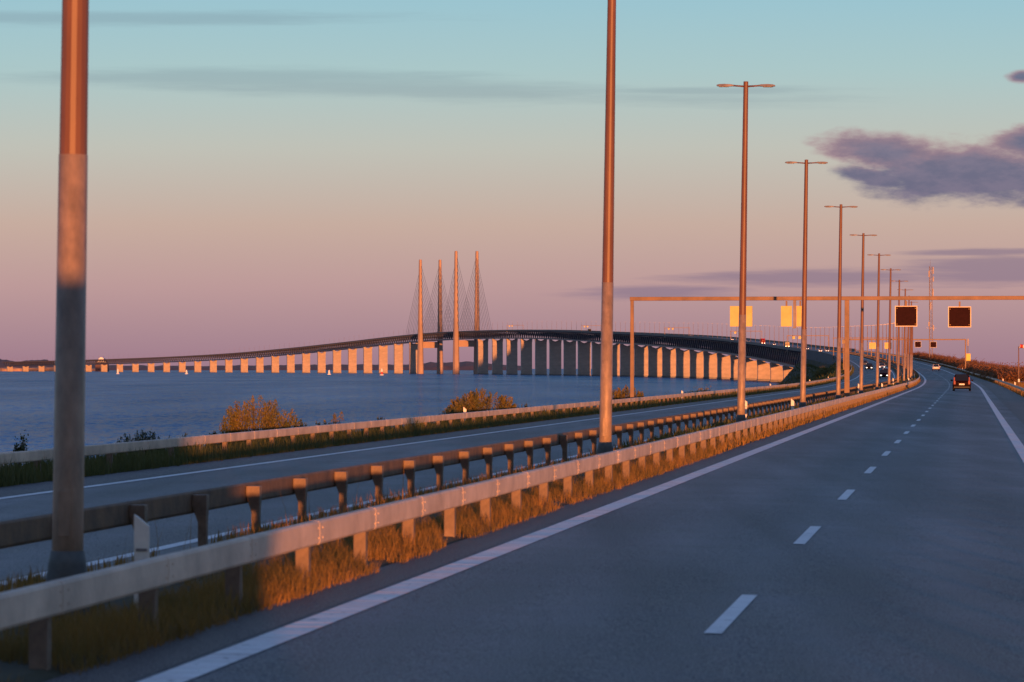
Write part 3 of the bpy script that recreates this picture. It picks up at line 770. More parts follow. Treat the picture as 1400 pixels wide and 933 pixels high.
# yellow cabinet and pole camera by the second gantry's right leg
q = empty('roadside_cabinet', bank(830, 12.6, pt(830, 12.6)), head(830), 'tall pole with a bright yellow box and pale top, right of the road', 'cabinet')
mb = MB(); mb.tube([(0, 0, -0.2), (0, 0, 7.6)], [0.09, 0.07], 8); mb.build('pole', M['gantry'], q)
mb = MB(); mb.box((-0.62, -0.25, 2.6), (0.62, 0.25, 4.3)); mb.build('box', M['yellow'], q, bevel=0.05)
mb = MB(); mb.box((-0.35, -0.2, 2.15), (0.35, 0.2, 2.58)); mb.build('box', M['trim'], q)
mb = MB(); mb.lathe([(0.16, 6.2), (0.2, 6.4), (0.2, 7.7), (0.1, 7.9)], 10); mb.build('camera_head', M['antenna'], q)
for i, (s, u, w, h, lab) in enumerate([(800, 12.2, .9, 1.2, 'small white cabinet in front of the brown bushes, below the yellow box'), (560, 12.0, .8, 1.3, 'pale grey cabinet at the near end of the brown bushes')]):
    q = empty('roadside_cabinet', bank(s, u, pt(s, u)), head(s), lab, 'cabinet')
    mb = MB(); mb.box((-w / 2, -.3, -.2), (w / 2, .3, h)); mb.build('housing', M['marker'], q, bevel=0.02)
    mb = MB(); mb.box((-w / 2 - .05, -.35, h + .003), (w / 2 + .05, .35, h + .06)); mb.build('lid', M['gantry'], q)
    mb = MB(); mb.box((w * .2, -.33, h * .45), (w * .28, -.304, h * .6)); mb.build('handle', M['trim'], q)

# lattice mast
ms = 1120.0; mp_ = bank(ms, 15, pt(ms, 15.0))
ms_u = 12.0
root = empty('lattice_mast', bank(ms, ms_u, pt(ms, ms_u)), 0.3, 'tall slender lattice mast with antennas rising right of the road', 'mast')
mb = MB(); H = 31.0
cor = [(-.55, -.4), (.55, -.4), (0, .6)]
for cx, cy in cor: mb.bar((cx, cy, -0.5), (cx * .8, cy * .8, H), 0.16, 0.16)
z = 0.0; kx = 0
while z < H - 1.4:
    t0, t1 = 1 - .2 * z / H, 1 - .2 * (z + 1.4) / H
    for a in range(3):
        b = (a + 1) % 3
        p0 = (cor[a][0] * t0, cor[a][1] * t0, z); p1 = (cor[b][0] * t1, cor[b][1] * t1, z + 1.4); p2 = (cor[b][0] * t0, cor[b][1] * t0, z)
        mb.bar(p0, p1, 0.07, 0.07); mb.bar(p0, p2, 0.06, 0.06)
    z += 1.4
mb.build('lattice', M['mast'], root)
for z, sx, l in ((27.5, -.75, 2.0), (28.5, .75, 2.2), (26, .8, 1.6), (11.5, -.8, 1.5), (10.2, .85, 1.7), (20.5, .7, 3.2), (17, -.1, 2.4)):
    mb = MB(); mb.box((sx - .16, -.62, z), (sx + .16, -.42, z + l)); mb.bar((0, -.3, z + l / 2), (sx, -.5, z + l / 2), .08, .08); mb.build('antenna', M['antenna'], root)
mb = MB(); mb.bar((-1.6, -.45, 11.0), (1.8, -.45, 11.0), 0.12, 0.12); mb.build('cross_bar', M['antenna'], root)
mb = MB(); mb.tube([(0, 0, H), (0, 0, H + 2.2)], [.05, .03], 6); mb.build('spike', M['mast'], root)

# windsock
ws = 400.0
root = empty('windsock', bank(ws, 11.4, pt(ws, 11.4)), 0, 'red and white striped windsock on a pole at the right edge of the picture', 'windsock')
mb = MB(); mb.tube([(0, 0, -0.4), (0, 0, 5.0)], [.09, .055], 10); mb.build('pole', M['gantry'], root, smooth=True)
mb = MB(); mb.tube([(0, 0, 4.75), (0.12, 0, 5.02)], [.03, .03], 6); mb.lathe([(.24, 0.10), (.24, 0.14)], 12, (0, 0, 5.02), 'x'); mb.build('hoop', M['white'], root)
sock = empty('sock', (0.12, 0, 5.02)); sock.parent = root
for i in range(5):
    pts = []; rr = []
    for j in range(4):
        t = (i + j / 3) / 5; pts.append((t * 1.75, 0.05 * t, -0.42 * t ** 1.6)); rr.append(.24 - .12 * t)
    mb = MB(); mb.tube(pts, rr, 12, caps=False); o = mb.build('stripe', M['red'] if i % 2 == 0 else M['white'], sock, smooth=True)
mb = MB(); mb.box((-.10, -.14, .9), (.10, -.08, 1.25)); mb.build('plate', M['white'], root)

# ------------------------------------------------------------------ the bridge
UC = -2.9
B0, B1 = S_END, 9300.0
bridge = empty('cable_stayed_bridge', (0, 0, 0), 0, 'long curved cable stayed bridge with four orange pylons and rows of piers', 'bridge')
def extrude(name, prof, a, b, m, parent, step=40.0, zfn=None):
    """prof: closed list of (u, dz) about the road line"""
    S = []; s = a
    while s < b: S.append(s); s += step
    S.append(b); v = []; f = []; n = len(prof)
    for s in S:
        for u, dz in prof: v.append(tuple(pt(s, u, dz)))
    for i in range(len(S) - 1):
        for j in range(n): f.append((i * n + j, i * n + (j + 1) % n, (i + 1) * n + (j + 1) % n, (i + 1) * n + j))
    f.append(tuple(range(n))); f.append(tuple(range(len(v) - 1, len(v) - 1 - n, -1)))
    mb = MB(); mb.v = v; mb.f = f; mb.mi = [0] * len(f)
    return mb.build(name, m, parent)
HW = 12.2
extrude('deck_slab', [(UC - HW, -0.03), (UC + HW, -0.03), (UC + HW, -0.5), (UC + 7, -1.0), (UC - 7, -1.0), (UC - HW, -0.5)], B0 - 20, B1, M['deck'], bridge)
for sg in (-1, 1):
    u0 = UC + sg * HW
    extrude('parapet', [(u0 - .15, -0.02), (u0 + .15, -0.02), (u0 + .12, 1.25), (u0 - .12, 1.25)], B0 - 20, B1, M['parapet'], bridge)
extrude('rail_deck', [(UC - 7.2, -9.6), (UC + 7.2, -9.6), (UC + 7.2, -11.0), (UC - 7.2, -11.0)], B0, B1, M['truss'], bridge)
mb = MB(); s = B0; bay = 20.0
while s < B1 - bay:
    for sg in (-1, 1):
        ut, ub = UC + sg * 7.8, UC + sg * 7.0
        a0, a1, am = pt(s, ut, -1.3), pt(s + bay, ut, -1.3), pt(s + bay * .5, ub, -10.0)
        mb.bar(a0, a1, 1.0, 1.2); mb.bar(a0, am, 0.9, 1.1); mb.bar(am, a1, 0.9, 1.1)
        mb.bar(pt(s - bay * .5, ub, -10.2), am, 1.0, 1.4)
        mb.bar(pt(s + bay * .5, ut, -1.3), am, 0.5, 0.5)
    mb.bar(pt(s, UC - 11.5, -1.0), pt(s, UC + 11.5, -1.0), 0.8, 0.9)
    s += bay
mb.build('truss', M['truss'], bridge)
# piers: hollow shafts 15 m wide with a dished head between two bearings
PY = [(5148.0, 183.5), (5480.0, 181.0)]
def pier(s, w=14.5, t=6.0):
    x, y, th = fr(s)
    top = zroad(s) - 11.05
    loc = Vector((x + math.cos(th) * UC, y - math.sin(th) * UC, 0))
    prof = []
    h = w / 2
    prof = [(-h, -3), (h, -3), (h, top - 5), (h + 0.6, top - 0.2), (h + .3, top), (h - 2.6, top), (h - 3.4, top - 1.0), (0, top - 2.5), (-h + 3.4, top - 1.0), (-h + 2.6, top), (-h - .3, top), (-h - 0.6, top - 0.2), (-h, top - 5)]
    n = len(prof)
    P = [(u, -t / 2, z) for u, z in prof] + [(u, t / 2, z) for u, z in prof]
    fc = [tuple(range(n - 1, -1, -1)), tuple(range(n, 2 * n))] + [(j, (j + 1) % n, n + (j + 1) % n, n + j) for j in range(n)]
    mb = MB(); mb.poly(P, fc)
    me = mb.mesh('pier', M['concrete'])
    o = link('pier', me, bridge); o.location = loc; o.rotation_euler = (0, 0, -th)
    mb = MB(); mb.box((-h - .5, -t / 2 - .5, -3), (h + .5, t / 2 + .5, 1.4)); q = mb.build('pier_foot', M['pylon_tide'], o)
ps = []
s = PY[0][0] - 150
while s > B0 + 60: ps.append(s); s -= 133.0
s = PY[1][0] + 150
while s < B1: ps.append(s); s += 140.0
for s in ps: pier(s)
mid = (PY[0][0] + PY[1][0]) / 2
for s, topz in PY:
    x, y, th = fr(s)
    zd = zroad(s)
    for sg in (-1, 1):
        off = 15.8
        loc = Vector((x + math.cos(th) * (UC + sg * off), y - math.sin(th) * (UC + sg * off), 0))
        mb = MB()
        rows = [(-3, 5.2, 6.4), (10, 4.8, 6.0), (zd, 3.9, 5.2), (zd + 60, 3.0, 4.2), (topz - 14, 2.4, 3.4), (topz - 2, 2.2, 3.2), (topz, 1.9, 2.9)]
        P = []
        for z, a, b in rows:
            ch = 0.35
            P += [(-a, -b * ch, z), (-a * .55, -b, z), (a * .55, -b, z), (a, -b * ch, z), (a, b * ch, z), (a * .55, b, z), (-a * .55, b, z), (-a, b * ch, z)]
        fc = [tuple(range(7, -1, -1)), tuple(len(P) - 8 + q for q in range(8))]
        for i in range(len(rows) - 1):
            for q in range(8): fc.append((i * 8 + q, i * 8 + (q + 1) % 8, i * 8 + 8 + (q + 1) % 8, i * 8 + 8 + q))
        mb.poly(P, fc)
        leg = mb.build('pylon', M['pylon'], bridge); leg.location = loc; leg.rotation_euler = (0, 0, -th)
        Minv = (Matrix.Translation(loc) @ Matrix.Rotation(-th, 4, 'Z')).inverted()
        for dr in (-1, 1):
            for k in range(10):
                zt = zd + 18 + k * (topz - 10 - zd - 18) / 9.0
                sd = s + dr * (18 + k * 15.2)
                pb = pt(sd, UC + sg * 12.6, 0.3)
                a = Vector((-sg * 1.0, dr * 2.6, zt)); b = Minv @ pb
                mb = MB(); mb.tube([a, b], 0.20, 5); mb.build('stay_cable', M['cable'], leg)
    p0 = Vector((x + math.cos(th) * UC, y - math.sin(th) * UC, 0))
    mb = MB(); mb.box((-12.2, -3.4, zd - 22), (12.2, 3.4, zd - 12.2)); o = mb.build('crossbeam', M['pylon'], bridge); o.location = p0; o.rotation_euler = (0, 0, -th)
# land end of the bridge
x, y, th = fr(B0)
mb = MB(); zt = zroad(B0)
mb.box((-11, -14, -1), (11, 4, zt - 1.15)); mb.box((-12.4, -40, zt - 6.5), (-11.2, -8, zt - 1.15)); mb.box((11.2, -40, zt - 6.5), (12.4, -8, zt - 1.15))
o = mb.build('abutment', M['concrete'], bridge); o.location = (x + math.cos(th) * UC, y - math.sin(th) * UC, 0); o.rotation_euler = (0, 0, -th)

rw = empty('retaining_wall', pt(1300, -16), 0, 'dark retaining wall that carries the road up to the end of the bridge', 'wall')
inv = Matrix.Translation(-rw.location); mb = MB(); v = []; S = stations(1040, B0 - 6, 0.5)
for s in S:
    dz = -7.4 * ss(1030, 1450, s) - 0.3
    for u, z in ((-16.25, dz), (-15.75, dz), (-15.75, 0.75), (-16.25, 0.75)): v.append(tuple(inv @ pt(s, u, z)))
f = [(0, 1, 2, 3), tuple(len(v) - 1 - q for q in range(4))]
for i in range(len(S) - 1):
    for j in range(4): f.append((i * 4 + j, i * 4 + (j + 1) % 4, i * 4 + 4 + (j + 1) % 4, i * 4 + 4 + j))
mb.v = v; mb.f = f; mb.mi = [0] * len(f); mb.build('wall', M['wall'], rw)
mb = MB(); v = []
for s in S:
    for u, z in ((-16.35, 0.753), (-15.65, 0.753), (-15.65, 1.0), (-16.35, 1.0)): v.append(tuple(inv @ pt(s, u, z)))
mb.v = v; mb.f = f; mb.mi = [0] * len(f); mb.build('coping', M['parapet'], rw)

# small white domed hall on the far shore, and the marks in the water
p = world_at(139, 504, 9700); p.z = 0
root = empty('domed_hall', p, 0, 'tiny white arched hall on the far shore at the left end of the bridge', 'building')
mb = MB(); pr = [(-17, 0)] + [(-17 + 34 * i / 12, 24 + 15 * math.sin(math.pi * i / 12)) for i in range(13)] + [(17, 0)]
n = len(pr); P = [(a, -10, z) for a, z in pr] + [(a, 30, z) for a, z in pr]
mb.poly(P, [tuple(range(n - 1, -1, -1)), tuple(range(n, 2 * n))] + [(j, (j + 1) % n, n + (j + 1) % n, n + j) for j in range(n)])
mb.build('hall', M['hills'], root)
mb = MB(); pr = [(-14 + 28 * i / 12, 25.5 + 14.5 * math.sin(math.pi * i / 12)) for i in range(13)]
n = len(pr); P = [(a, -10.9, z) for a, z in pr] + [(a, 30.5, z) for a, z in pr]
mb.poly(P, [tuple(range(n - 1, -1, -1)), tuple(range(n, 2 * n))] + [(j, (j + 1) % n, n + (j + 1) % n, n + j) for j in range(n)])
mb.build('roof', M['buoy_white'], root)
mb = MB(); mb.box((-8, -10.6, 0), (8, -10.05, 26)); mb.build('entrance', M['hills'], root)
for px, D, hh, lab in ((522, 4300, 8.5, 'red and white beacon standing in the water just left of the pylons'), (450, 4700, 6.5, 'small white beacon in the water below the middle of the bridge'), (255, 5200, 6.5, 'small white beacon in the water below the left bridge piers'), (161, 5300, 8.0, 'leftmost white beacon in the water, beside the nearest lamp post')):
    p = world_at(px, 504, D); p.z = 0
    root = empty('beacon', p, 0, lab, 'beacon', 'beacons in the water')
    mb = MB(); mb.lathe([(2.6, -1), (2.6, .8), (1.3, 1.2)], 12); mb.build('float', M['buoy_white'], root)
    mb = MB(); mb.lathe([(1.3, 1.2), (1.2, hh * .5)], 12); mb.build('tower', M['buoy_red'] if px == 522 else M['buoy_white'], root)
    mb = MB(); mb.lathe([(1.2, hh * .5 + .01), (1.0, hh * .85), (.4, hh)], 12); mb.build('lantern', M['buoy_white'], root)

# ------------------------------------------------------------------ vehicles (nose along +Y)
def loft(mb, secs, mi=0):
    n = len(secs[0]); P = [q for s in secs for q in s]
    fc = [tuple(range(n - 1, -1, -1)), tuple(len(P) - n + q for q in range(n))]
    for i in range(len(secs) - 1):
        for q in range(n): fc.append((i * n + q, i * n + (q + 1) % n, i * n + n + (q + 1) % n, i * n + n + q))
    mb.poly(P, fc, mi)
def ring(y, w, z0, z1, sh):      # rounded body section
    return [(-w * .86, y, z0), (w * .86, y, z0), (w, y, z0 + (z1 - z0) * .25), (w, y, z0 + (z1 - z0) * sh), (w * .93, y, z1), (-w * .93, y, z1), (-w, y, z0 + (z1 - z0) * sh), (-w, y, z0 + (z1 - z0) * .25)]
def wheels(root, w, ys, r=0.34):
    for y in ys:
        for sx in (-1, 1):
            mb = MB(); mb.lathe([(r * .62, -.11), (r * .93, -.11), (r, -.07), (r, .07), (r * .93, .11), (r * .62, .11)], 20, (0, 0, 0), 'x')
            o = mb.build('wheel', M['tyre'], root, smooth=False); o.location = (sx * (w - .12), y, r)
            mb = MB(); mb.lathe([(r * .6, sx * .09), (r * .5, sx * .115), (r * .12, sx * .118)], 14, (0, 0, 0), 'x'); mb.build('rim', M['rim'], o)
def car(loc, rz, label, pm, suv=False, lights=False, group='cars on the motorway', warm=False):
    root = empty('car', loc, rz, label, 'car', group)
    L, w, h = (4.6, .93, 1.68) if suv else (4.4, .89, 1.48)
    belt = h * .60
    mb = MB()
    loft(mb, [ring(-L / 2, w * .88, .42, belt * .92, .6), ring(-L / 2 + .15, w * .97, .28, belt, .7), ring(-L * .2, w, .2, belt + .03, .7), ring(L * .15, w, .2, belt, .7), ring(L * .36, w * .97, .22, belt * .86, .7), ring(L / 2 - .1, w * .88, .3, belt * .72, .6), ring(L / 2, w * .78, .38, belt * .6, .6)])
    mb.build('body', pm, root, smooth=False, bevel=0.02)
    yr, yr2, yf2, yf = (-L / 2 + .12, -L / 2 + .55, L * .10, L * .27) if suv else (-L / 2 + .30, -L / 2 + .95, L * .06, L * .25)
    def cab(ya, yb, za, zb, wa, wb):
        return [(-wa, ya[0], za), (wa, ya[0], za), (wb, yb[0], zb), (-wb, yb[0], zb), (-wa, ya[1], za), (wa, ya[1], za), (wb, yb[1], zb), (-wb, yb[1], zb)]
    mb = MB()
    P = cab((yr, yf), (yr2, yf2), belt - .02, h, w * .90, w * .72)
    mb.poly(P, [(0, 1, 5, 4), (3, 2, 1, 0), (4, 5, 6, 7), (1, 2, 6, 5), (0, 4, 7, 3), (2, 3, 7, 6)])
    mb.build('cabin', pm, root, bevel=0.04)
    def quad(idx, sh, push, name):
        c = sum((Vector(P[i]) for i in idx), Vector()) / 4
        a = [Vector(P[i]) for i in idx]
        nrm = (a[1] - a[0]).cross(a[2] - a[0]).normalized()
        if nrm.dot(c - Vector((0, (yr + yf) / 2, belt))) < 0: nrm = -nrm
        q = [c + (p - c) * sh + nrm * push for p in a]
        q2 = [p - nrm * .012 for p in q]
        mb = MB(); mb.poly(q + q2, [(0, 1, 2, 3), (7, 6, 5, 4), (0, 4, 5, 1), (1, 5, 6, 2), (2, 6, 7, 3), (3, 7, 4, 0)]); mb.build(name, M['glass'], root)
    quad((0, 1, 2, 3), .86, .02, 'rear_window'); quad((4, 5, 6, 7), .88, .02, 'windscreen'); quad((1, 5, 6, 2), .82, .02, 'side_window'); quad((0, 4, 7, 3), .82, .02, 'side_window')
    wheels(root, w, (-L * .31, L * .30), .36 if suv else .32)
    for sx in (-1, 1):
        x0, x1 = sorted((sx * w * .66, sx * w * .90))
        mb = MB()
        if suv:
            mb.box((x0 + .02, -L / 2 - .03, belt * .66), (x1, -L / 2 + .12, belt * 1.0)); mb.box((min(sx * w * .74, sx * w * .86), -L / 2 + .08, belt), (max(sx * w * .74, sx * w * .86), -L / 2 + .3, belt + .38))
        else: mb.box((x0, -L / 2 - .03, belt * .64), (x1, -L / 2 + .12, belt * .86))
        mb.build('tail_light', M['tail'], root, bevel=0.012)
        mb = MB(); x0, x1 = sorted((sx * w * .48, sx * w * .80)); mb.box((x0, L / 2 - .14, belt * .50), (x1, L / 2 + .03, belt * .66)); mb.build('headlight', (M['headlight_warm'] if warm else M['headlight']) if lights else M['lens'], root, bevel=0.012)
        mb = MB(); x0, x1 = sorted((sx * w * .98, sx * (w + .2))); mb.box((x0, L * .17, belt - .02), (x1, L * .20 + .05, belt + .14)); mb.build('side_mirror', pm, root, bevel=0.02)
    mb = MB(); mb.box((-.27, -L / 2 - .045, belt * .60), (.27, -L / 2 - .005, belt * .60 + .14)); mb.build('number_plate', M['plate'], root)
    mb = MB(); mb.box((-w * .86, -L / 2 - .05, .30), (w * .86, -L / 2 + .06, .46)); mb.build('bumper', M['trim'], root, bevel=0.02)
    return root
def truck(loc, rz, label, cab_m, box_m, warm=False, group='trucks on the motorway'):
    root = empty('truck', loc, rz, label, 'truck', group)
    mb = MB(); loft(mb, [ring(3.2, 1.22, .5, 3.2, .85), ring(4.2, 1.25, .45, 3.3, .85), ring(5.3, 1.22, .4, 3.1, .8), ring(5.5, 1.15, .45, 2.7, .8)]); mb.build('cab', cab_m, root, bevel=0.05)
    mb = MB(); mb.box((-1.05, 5.40, 1.75), (1.05, 5.50, 2.65)); mb.build('windscreen', M['glass'], root)
    mb = MB(); mb.box((-1.27, -6.5, 1.05), (1.27, 3.0, 3.9)); mb.build('cargo_box', box_m, root, bevel=0.05)
    mb = MB(); mb.box((-.6, -6.4, .65), (.6, 4.5, 1.04)); mb.build('chassis', M['trim'], root)
    wheels(root, 1.22, (-5.2, -3.9, 4.3), .5)
    for sx in (-1, 1):
        x0, x1 = sorted((sx * .62, sx * 1.08)); mb = MB(); mb.box((x0, 5.42, .62), (x1, 5.56, .95)); mb.build('headlight', M['headlight_warm'] if warm else M['headlight'], root)
    return root
P_ = {n: car_paint('paint_' + n, c) for n, c in dict(darkred=(0.012, 0.0015, 0.003), white=(0.72, 0.70, 0.66), black=(0.012, 0.012, 0.014), silver=(0.42, 0.41, 0.40), red=(0.30, 0.015, 0.02), blue=(0.03, 0.05, 0.12), grey=(0.12, 0.12, 0.125), teal=(0.10, 0.16, 0.16), cream=(0.6, 0.5, 0.3)).items()}
def own(px, s): return pt(s, u_at(px, s)), head(s)
l, r_ = own(1315, 352); car(l, r_, 'dark red hatchback seen from behind, nearest vehicle in our lanes', P_['darkred'], suv=True)
l, r_ = own(1279.5, 830); car(l, r_, 'small white car seen from behind, far ahead in our lanes', P_['white'])
def onc(s, u): return pt(s, u), head(s) + math.pi
l, r_ = onc(655, -7.4); car(l, r_, 'dark red oncoming car with headlights lit, nearest on the far carriageway', P_['darkred'], suv=True, lights=True)
l, r_ = onc(730, -7.2); car(l, r_, 'white oncoming car close to the median on the far carriageway', P_['white'], lights=True)
l, r_ = onc(870, -10.8); car(l, r_, 'black oncoming van behind the dark red car on the far carriageway', P_['black'], suv=True, lights=True)
l, r_ = onc(900, -7.3); car(l, r_, 'silver oncoming car just behind the black van', P_['silver'], lights=True)
l, r_ = onc(1010, -10.9); car(l, r_, 'grey oncoming car furthest back in the group before the bridge', P_['grey'], lights=True)
BG = 'vehicles on the bridge deck'
def s_px(px, u, lo=1300, hi=9000):
    s = lo
    while s < hi:
        p = pt(s, u)
        if 700 + 4700 * p.x / p.y < px: return s
        s += 5
    return hi
for px, u, kind, lab in ((1043, -10.8, 'red', 'red truck with lit headlights on the bridge deck'), (1076, -10.8, 'cream', 'yellowish truck with bright warm headlights on the bridge deck')):
    s = s_px(px, u); l, r_ = onc(s, u)
    truck(l, r_, lab, P_['red'] if kind == 'red' else P_['cream'], P_['red'] if kind == 'red' else P_['teal'], warm=kind != 'red')
for px, u, c, lab in ((1059, -7.3, 'silver', 'silver car between the red and the yellowish truck'), (1093, -10.8, 'white', 'white car right behind the yellowish truck'), (1104, -7.3, 'silver', 'silver car behind the fourth lamp post on the bridge'),
                      (1122, -10.8, 'white', 'white car coming off the bridge deck with lit headlights'), (1131, -7.3, 'silver', 'last silver car at the land end of the bridge'), (1001, -7.3, 'white', 'white car with lit headlights left of the tallest fully seen lamp post'),
                      (1023, -10.8, 'white', 'white car with lit headlights just left of the red truck'), (945, -7.3, 'white', 'white car far along the bridge above the orange piers'), (892, -10.8, 'blue', 'blue car far along the bridge, right of the left gantry leg')):
    s = s_px(px, u); l, r_ = onc(s, u); car(l, r_, lab, P_[c], lights=True, group=BG)
s = s_px(806, -10.8); l, r_ = onc(s, -10.8); truck(l, r_, 'dark truck at the crest of the bridge left of the second lamp post', P_['black'], P_['grey'])

# the coach the picture is taken from: its shadow falls on the near rail, the first lamp post and the verge
bx, by, bth = fr(0.0)
root = empty('coach', pt(-0.6, 6.05), head(0), 'grey touring coach whose windscreen the view is taken from', 'coach')
mb = MB(); loft(mb, [ring(-13.0, 1.2, .45, 3.60, .9), ring(-12.7, 1.27, .35, 3.55, .92), ring(-.6, 1.27, .35, 3.55, .92), ring(-.05, 1.2, .35, 3.5, .9)]); mb.build('body', car_paint('paint_coach', (0.3, 0.31, 0.33)), root, bevel=0.05)
mb = MB(); mb.box((-1.1, -.048, 1.5), (1.1, .0, 3.1)); mb.build('windscreen', M['glass'], root)
for sx in (-1, 1):
    mb = MB(); x0, x1 = sorted((sx * 1.272, sx * 1.29)); mb.box((x0, -12.2, 1.7), (x1, -1.0, 3.0)); mb.build('side_window', M['glass'], root)
wheels(root, 1.25, (-10.5, -9.2, -2.6), .5)

# ------------------------------------------------------------------ sky
w = bpy.data.worlds.new('World'); SC.world = w; w.use_nodes = True
nt = w.node_tree; N = nt.nodes; L = nt.links
for n in list(N): N.remove(n)
out = N.new('ShaderNodeOutputWorld'); bg = N.new('ShaderNodeBackground'); L.new(bg.outputs[0], out.inputs['Surface'])
tc = N.new('ShaderNodeTexCoord'); sp = N.new('ShaderNodeSeparateXYZ'); L.new(tc.outputs['Generated'], sp.inputs[0])
def V(x): return x
def m_(op, a, b=None, c=None, clamp=False):
    n = N.new('ShaderNodeMath'); n.operation = op; n.use_clamp = clamp
    for i, q in enumerate((a, b, c)):
        if q is None: continue
        if isinstance(q, (int, float)): n.inputs[i].default_value = q
        else: L.new(q, n.inputs[i])
    return n.outputs[0]
def smooth(x, a, b):
    n = N.new('ShaderNodeMapRange'); n.interpolation_type = 'SMOOTHSTEP'
    n.inputs['From Min'].default_value = a; n.inputs['From Max'].default_value = b; L.new(x, n.inputs['Value']); return n.outputs['Result']
def mixc(f, a, b):
    n = N.new('ShaderNodeMix'); n.data_type = 'RGBA'
    if isinstance(f, (int, float)): n.inputs[0].default_value = f
    else: L.new(f, n.inputs[0])
    for i, q in ((6, a), (7, b)):
        if isinstance(q, tuple): n.inputs[i].default_value = (*q, 1)
        else: L.new(q, n.inputs[i])
    return n.outputs[2]
def srgb(r, g, b):
    f = lambda c: (c / 255 / 12.92) if c / 255 <= 0.04045 else ((c / 255 + 0.055) / 1.055) ** 2.4
    return (f(r), f(g), f(b))
el = m_('ARCSINE', sp.outputs['Z']); az = m_('ARCTAN2', sp.outputs['X'], sp.outputs['Y'])
sky = N.new('ShaderNodeTexSky'); sky.sky_type = 'NISHITA'; sky.sun_disc = False
sky.sun_elevation = SUN_EL; sky.sun_rotation = SUN_AZ; sky.altitude = 10; sky.air_density = 1.0; sky.dust_density = 1.5; sky.ozone_density = 2.0
nis = N.new('ShaderNodeVectorMath'); nis.operation = 'SCALE'; L.new(sky.outputs[0], nis.inputs[0]); nis.inputs['Scale'].default_value = 0.15
# the band of dusk colour opposite the sun: rose at the horizon, teal above it, blue overhead
rp = N.new('ShaderNodeValToRGB'); L.new(m_('MULTIPLY', el, 1 / 0.6), rp.inputs['Fac'])
stops = [(0.0, (160, 124, 140)), (0.0085, (170, 136, 146)), (0.024, (190, 155, 154)), (0.0415, (200, 173, 160)), (0.064, (193, 194, 184)), (0.086, (172, 200, 201)), (0.107, (156, 197, 209)), (0.18, (134, 170, 200)), (0.34, (108, 138, 184)), (0.6, (98, 126, 178))]
cr = rp.color_ramp
while len(cr.elements) < len(stops): cr.elements.new(0.5)
for e, (p, c) in zip(cr.elements, stops): e.position = p / 0.6; e.color = (*srgb(*c), 1)
sd = Vector((math.sin(SUN_AZ), math.cos(SUN_AZ), 0))
dv = N.new('ShaderNodeVectorMath'); dv.operation = 'DOT_PRODUCT'; L.new(tc.outputs['Generated'], dv.inputs[0]); dv.inputs[1].default_value = sd
col = mixc(m_('MULTIPLY', smooth(dv.outputs['Value'], -0.35, 0.95), 0.55), rp.outputs['Color'], nis.outputs[0])
# clouds
def comb(a, b, c=0.0):
    n = N.new('ShaderNodeCombineXYZ')
    for i, q in enumerate((a, b, c)):
        if isinstance(q, (int, float)): n.inputs[i].default_value = q
        else: L.new(q, n.inputs[i])
    return n.outputs[0]
def wnoise(sx, sy, det, rough=0.55, off=0.0):
    n = N.new('ShaderNodeTexNoise'); n.inputs['Scale'].default_value = 1; n.inputs['Detail'].default_value = det; n.inputs['Roughness'].default_value = rough
    L.new(comb(m_('MULTIPLY', az, sx), m_('MULTIPLY', el, sy), off), n.inputs['Vector']); return n.outputs['Fac']
def blob(ca, ce, ra, re, tilt=0.0):
    dx = m_('SUBTRACT', az, ca); dy = m_('SUBTRACT', m_('SUBTRACT', el, ce), m_('MULTIPLY', dx, tilt))
    a = m_('DIVIDE', dx, ra); b = m_('DIVIDE', dy, re)
    return m_('SQRT', m_('ADD', m_('MULTIPLY', a, a), m_('MULTIPLY', b, b)))
def A(px): return (px - 700) / 4700
def E_(py): return (504 - py) / 4700
n1 = wnoise(70, 190, 7, 0.6, 1.7)
nn = m_('MULTIPLY', m_('SUBTRACT', n1, 0.5), 2.6)
# the big dusky cloud, with a rose lit crown
d1 = blob(A(1345), E_(240), 0.040, 0.0088, -0.02); d2 = blob(A(1210), E_(213), 0.019, 0.0062, -0.12); d3 = blob(A(1410), E_(200), 0.012, 0.006, 0.1); d4 = blob(A(1390), E_(110), 0.0045, 0.0018); d5 = blob(A(1190), E_(243), 0.012, 0.003, -0.2)
d = m_('MINIMUM', m_('MINIMUM', d1, d2), m_('MINIMUM', m_('MINIMUM', d3, d4), d5))
m1 = smooth(m_('ADD', d, m_('MULTIPLY', nn, -0.62)), 1.26, 0.55)
n2 = wnoise(110, 260, 5, 0.6, 4.2)
crown = m_('MULTIPLY', smooth(m_('ADD', d, m_('MULTIPLY', nn, -0.45)), 0.15, 1.1), smooth(m_('ADD', m_('SUBTRACT', el, E_(236)), m_('MULTIPLY', m_('SUBTRACT', n2, 0.5), 0.008)), -0.0005, 0.0035))
cbody = mixc(smooth(n2, 0.35, 0.65), srgb(92, 94, 126), srgb(112, 106, 134))
ccol = mixc(m_('MULTIPLY', crown, 0.9), cbody, srgb(176, 132, 140))
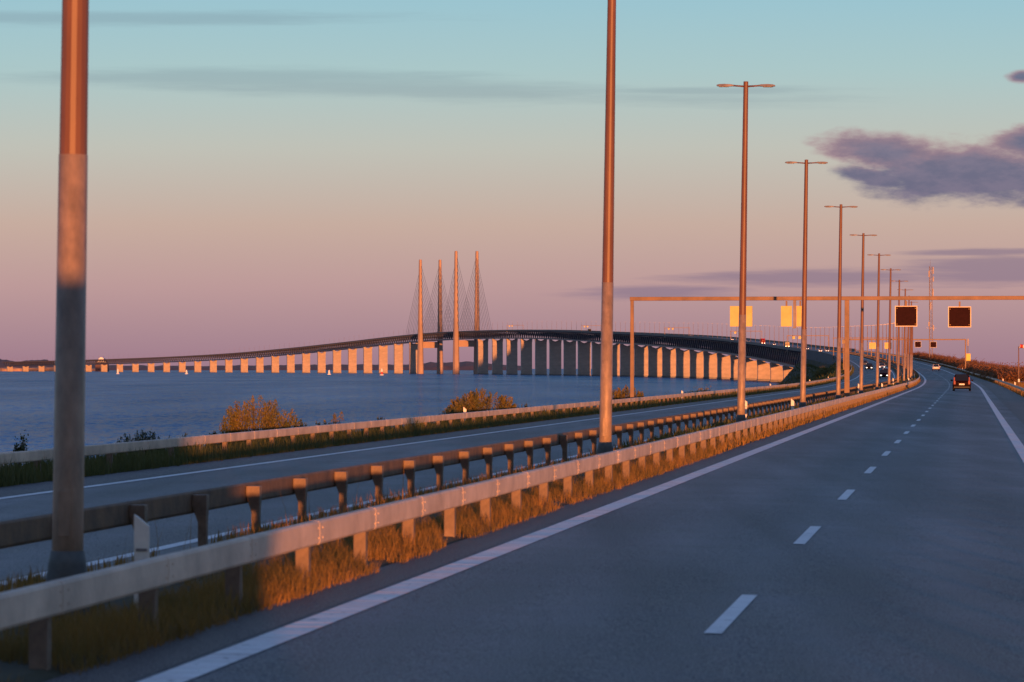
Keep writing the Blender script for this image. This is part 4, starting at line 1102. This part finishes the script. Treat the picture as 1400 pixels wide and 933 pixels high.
# thin bands low on the right and a long veil high on the left
n3 = wnoise(22, 330, 6, 0.6, 7.7); nb = m_('MULTIPLY', m_('SUBTRACT', n3, 0.5), 2.4)
b1 = m_('MINIMUM', blob(A(1370), E_(372), 0.034, 0.0052, 0.03), m_('MINIMUM', blob(A(900), E_(401), 0.026, 0.0022), m_('MINIMUM', blob(A(1120), E_(380), 0.040, 0.0026), blob(A(1340), E_(347), 0.024, 0.0012))))
m2 = m_('MULTIPLY', smooth(m_('ADD', b1, m_('MULTIPLY', nb, -0.75)), 1.25, 0.35), 0.62)
b2 = m_('MINIMUM', m_('MINIMUM', blob(A(560), E_(122), 0.115, 0.0036, -0.028), blob(A(330), E_(108), 0.07, 0.003, 0.0)), m_('MINIMUM', blob(A(950), E_(126), 0.05, 0.0014), blob(A(150), E_(30), 0.09, 0.0024, 0.01)))
m3 = m_('MULTIPLY', smooth(m_('ADD', b2, m_('MULTIPLY', nb, -0.7)), 1.3, 0.2), 0.32)
front = smooth(sp.outputs['Y'], 0.3, 0.6)
col = mixc(m_('MULTIPLY', m3, front), col, srgb(120, 138, 152))
col = mixc(m_('MULTIPLY', m2, front), col, srgb(128, 112, 138))
col = mixc(m_('MULTIPLY', m_('MULTIPLY', m1, 0.88), front), col, ccol)
L.new(col, bg.inputs['Color']); bg.inputs['Strength'].default_value = 0.70

sun = bpy.data.lights.new('Sun', 'SUN'); sun.energy = 5.0; sun.angle = rad(0.4); sun.color = (1.0, 0.33, 0.095)
so = bpy.data.objects.new('Sun', sun); COL.objects.link(so)
sv = Vector((math.sin(SUN_AZ) * math.cos(SUN_EL), math.cos(SUN_AZ) * math.cos(SUN_EL), math.sin(SUN_EL)))
so.rotation_euler = (-sv).to_track_quat('-Z', 'Y').to_euler(); so.location = (5, -30, 30)

# ------------------------------------------------------------------ camera
cd = bpy.data.cameras.new('Camera'); cam = bpy.data.objects.new('Camera', cd); COL.objects.link(cam); SC.camera = cam
cam.location = (0, 0, EYE); cam.rotation_euler = (rad(90), 0, 0)
cd.sensor_width = 36; cd.lens = 36 * F; cd.shift_y = (504 - 466.5) / 1400
cd.clip_start = 0.1; cd.clip_end = 90000
cd.dof.use_dof = True; cd.dof.focus_distance = 300; cd.dof.aperture_fstop = 5.0
vs = SC.view_settings; vs.view_transform = 'Standard'; vs.look = 'None'; vs.exposure = 0.5; vs.gamma = 1; vs.use_curve_mapping = False
SC.cycles.max_bounces = 5; SC.cycles.diffuse_bounces = 3; SC.cycles.glossy_bounces = 3; SC.cycles.transparent_max_bounces = 4
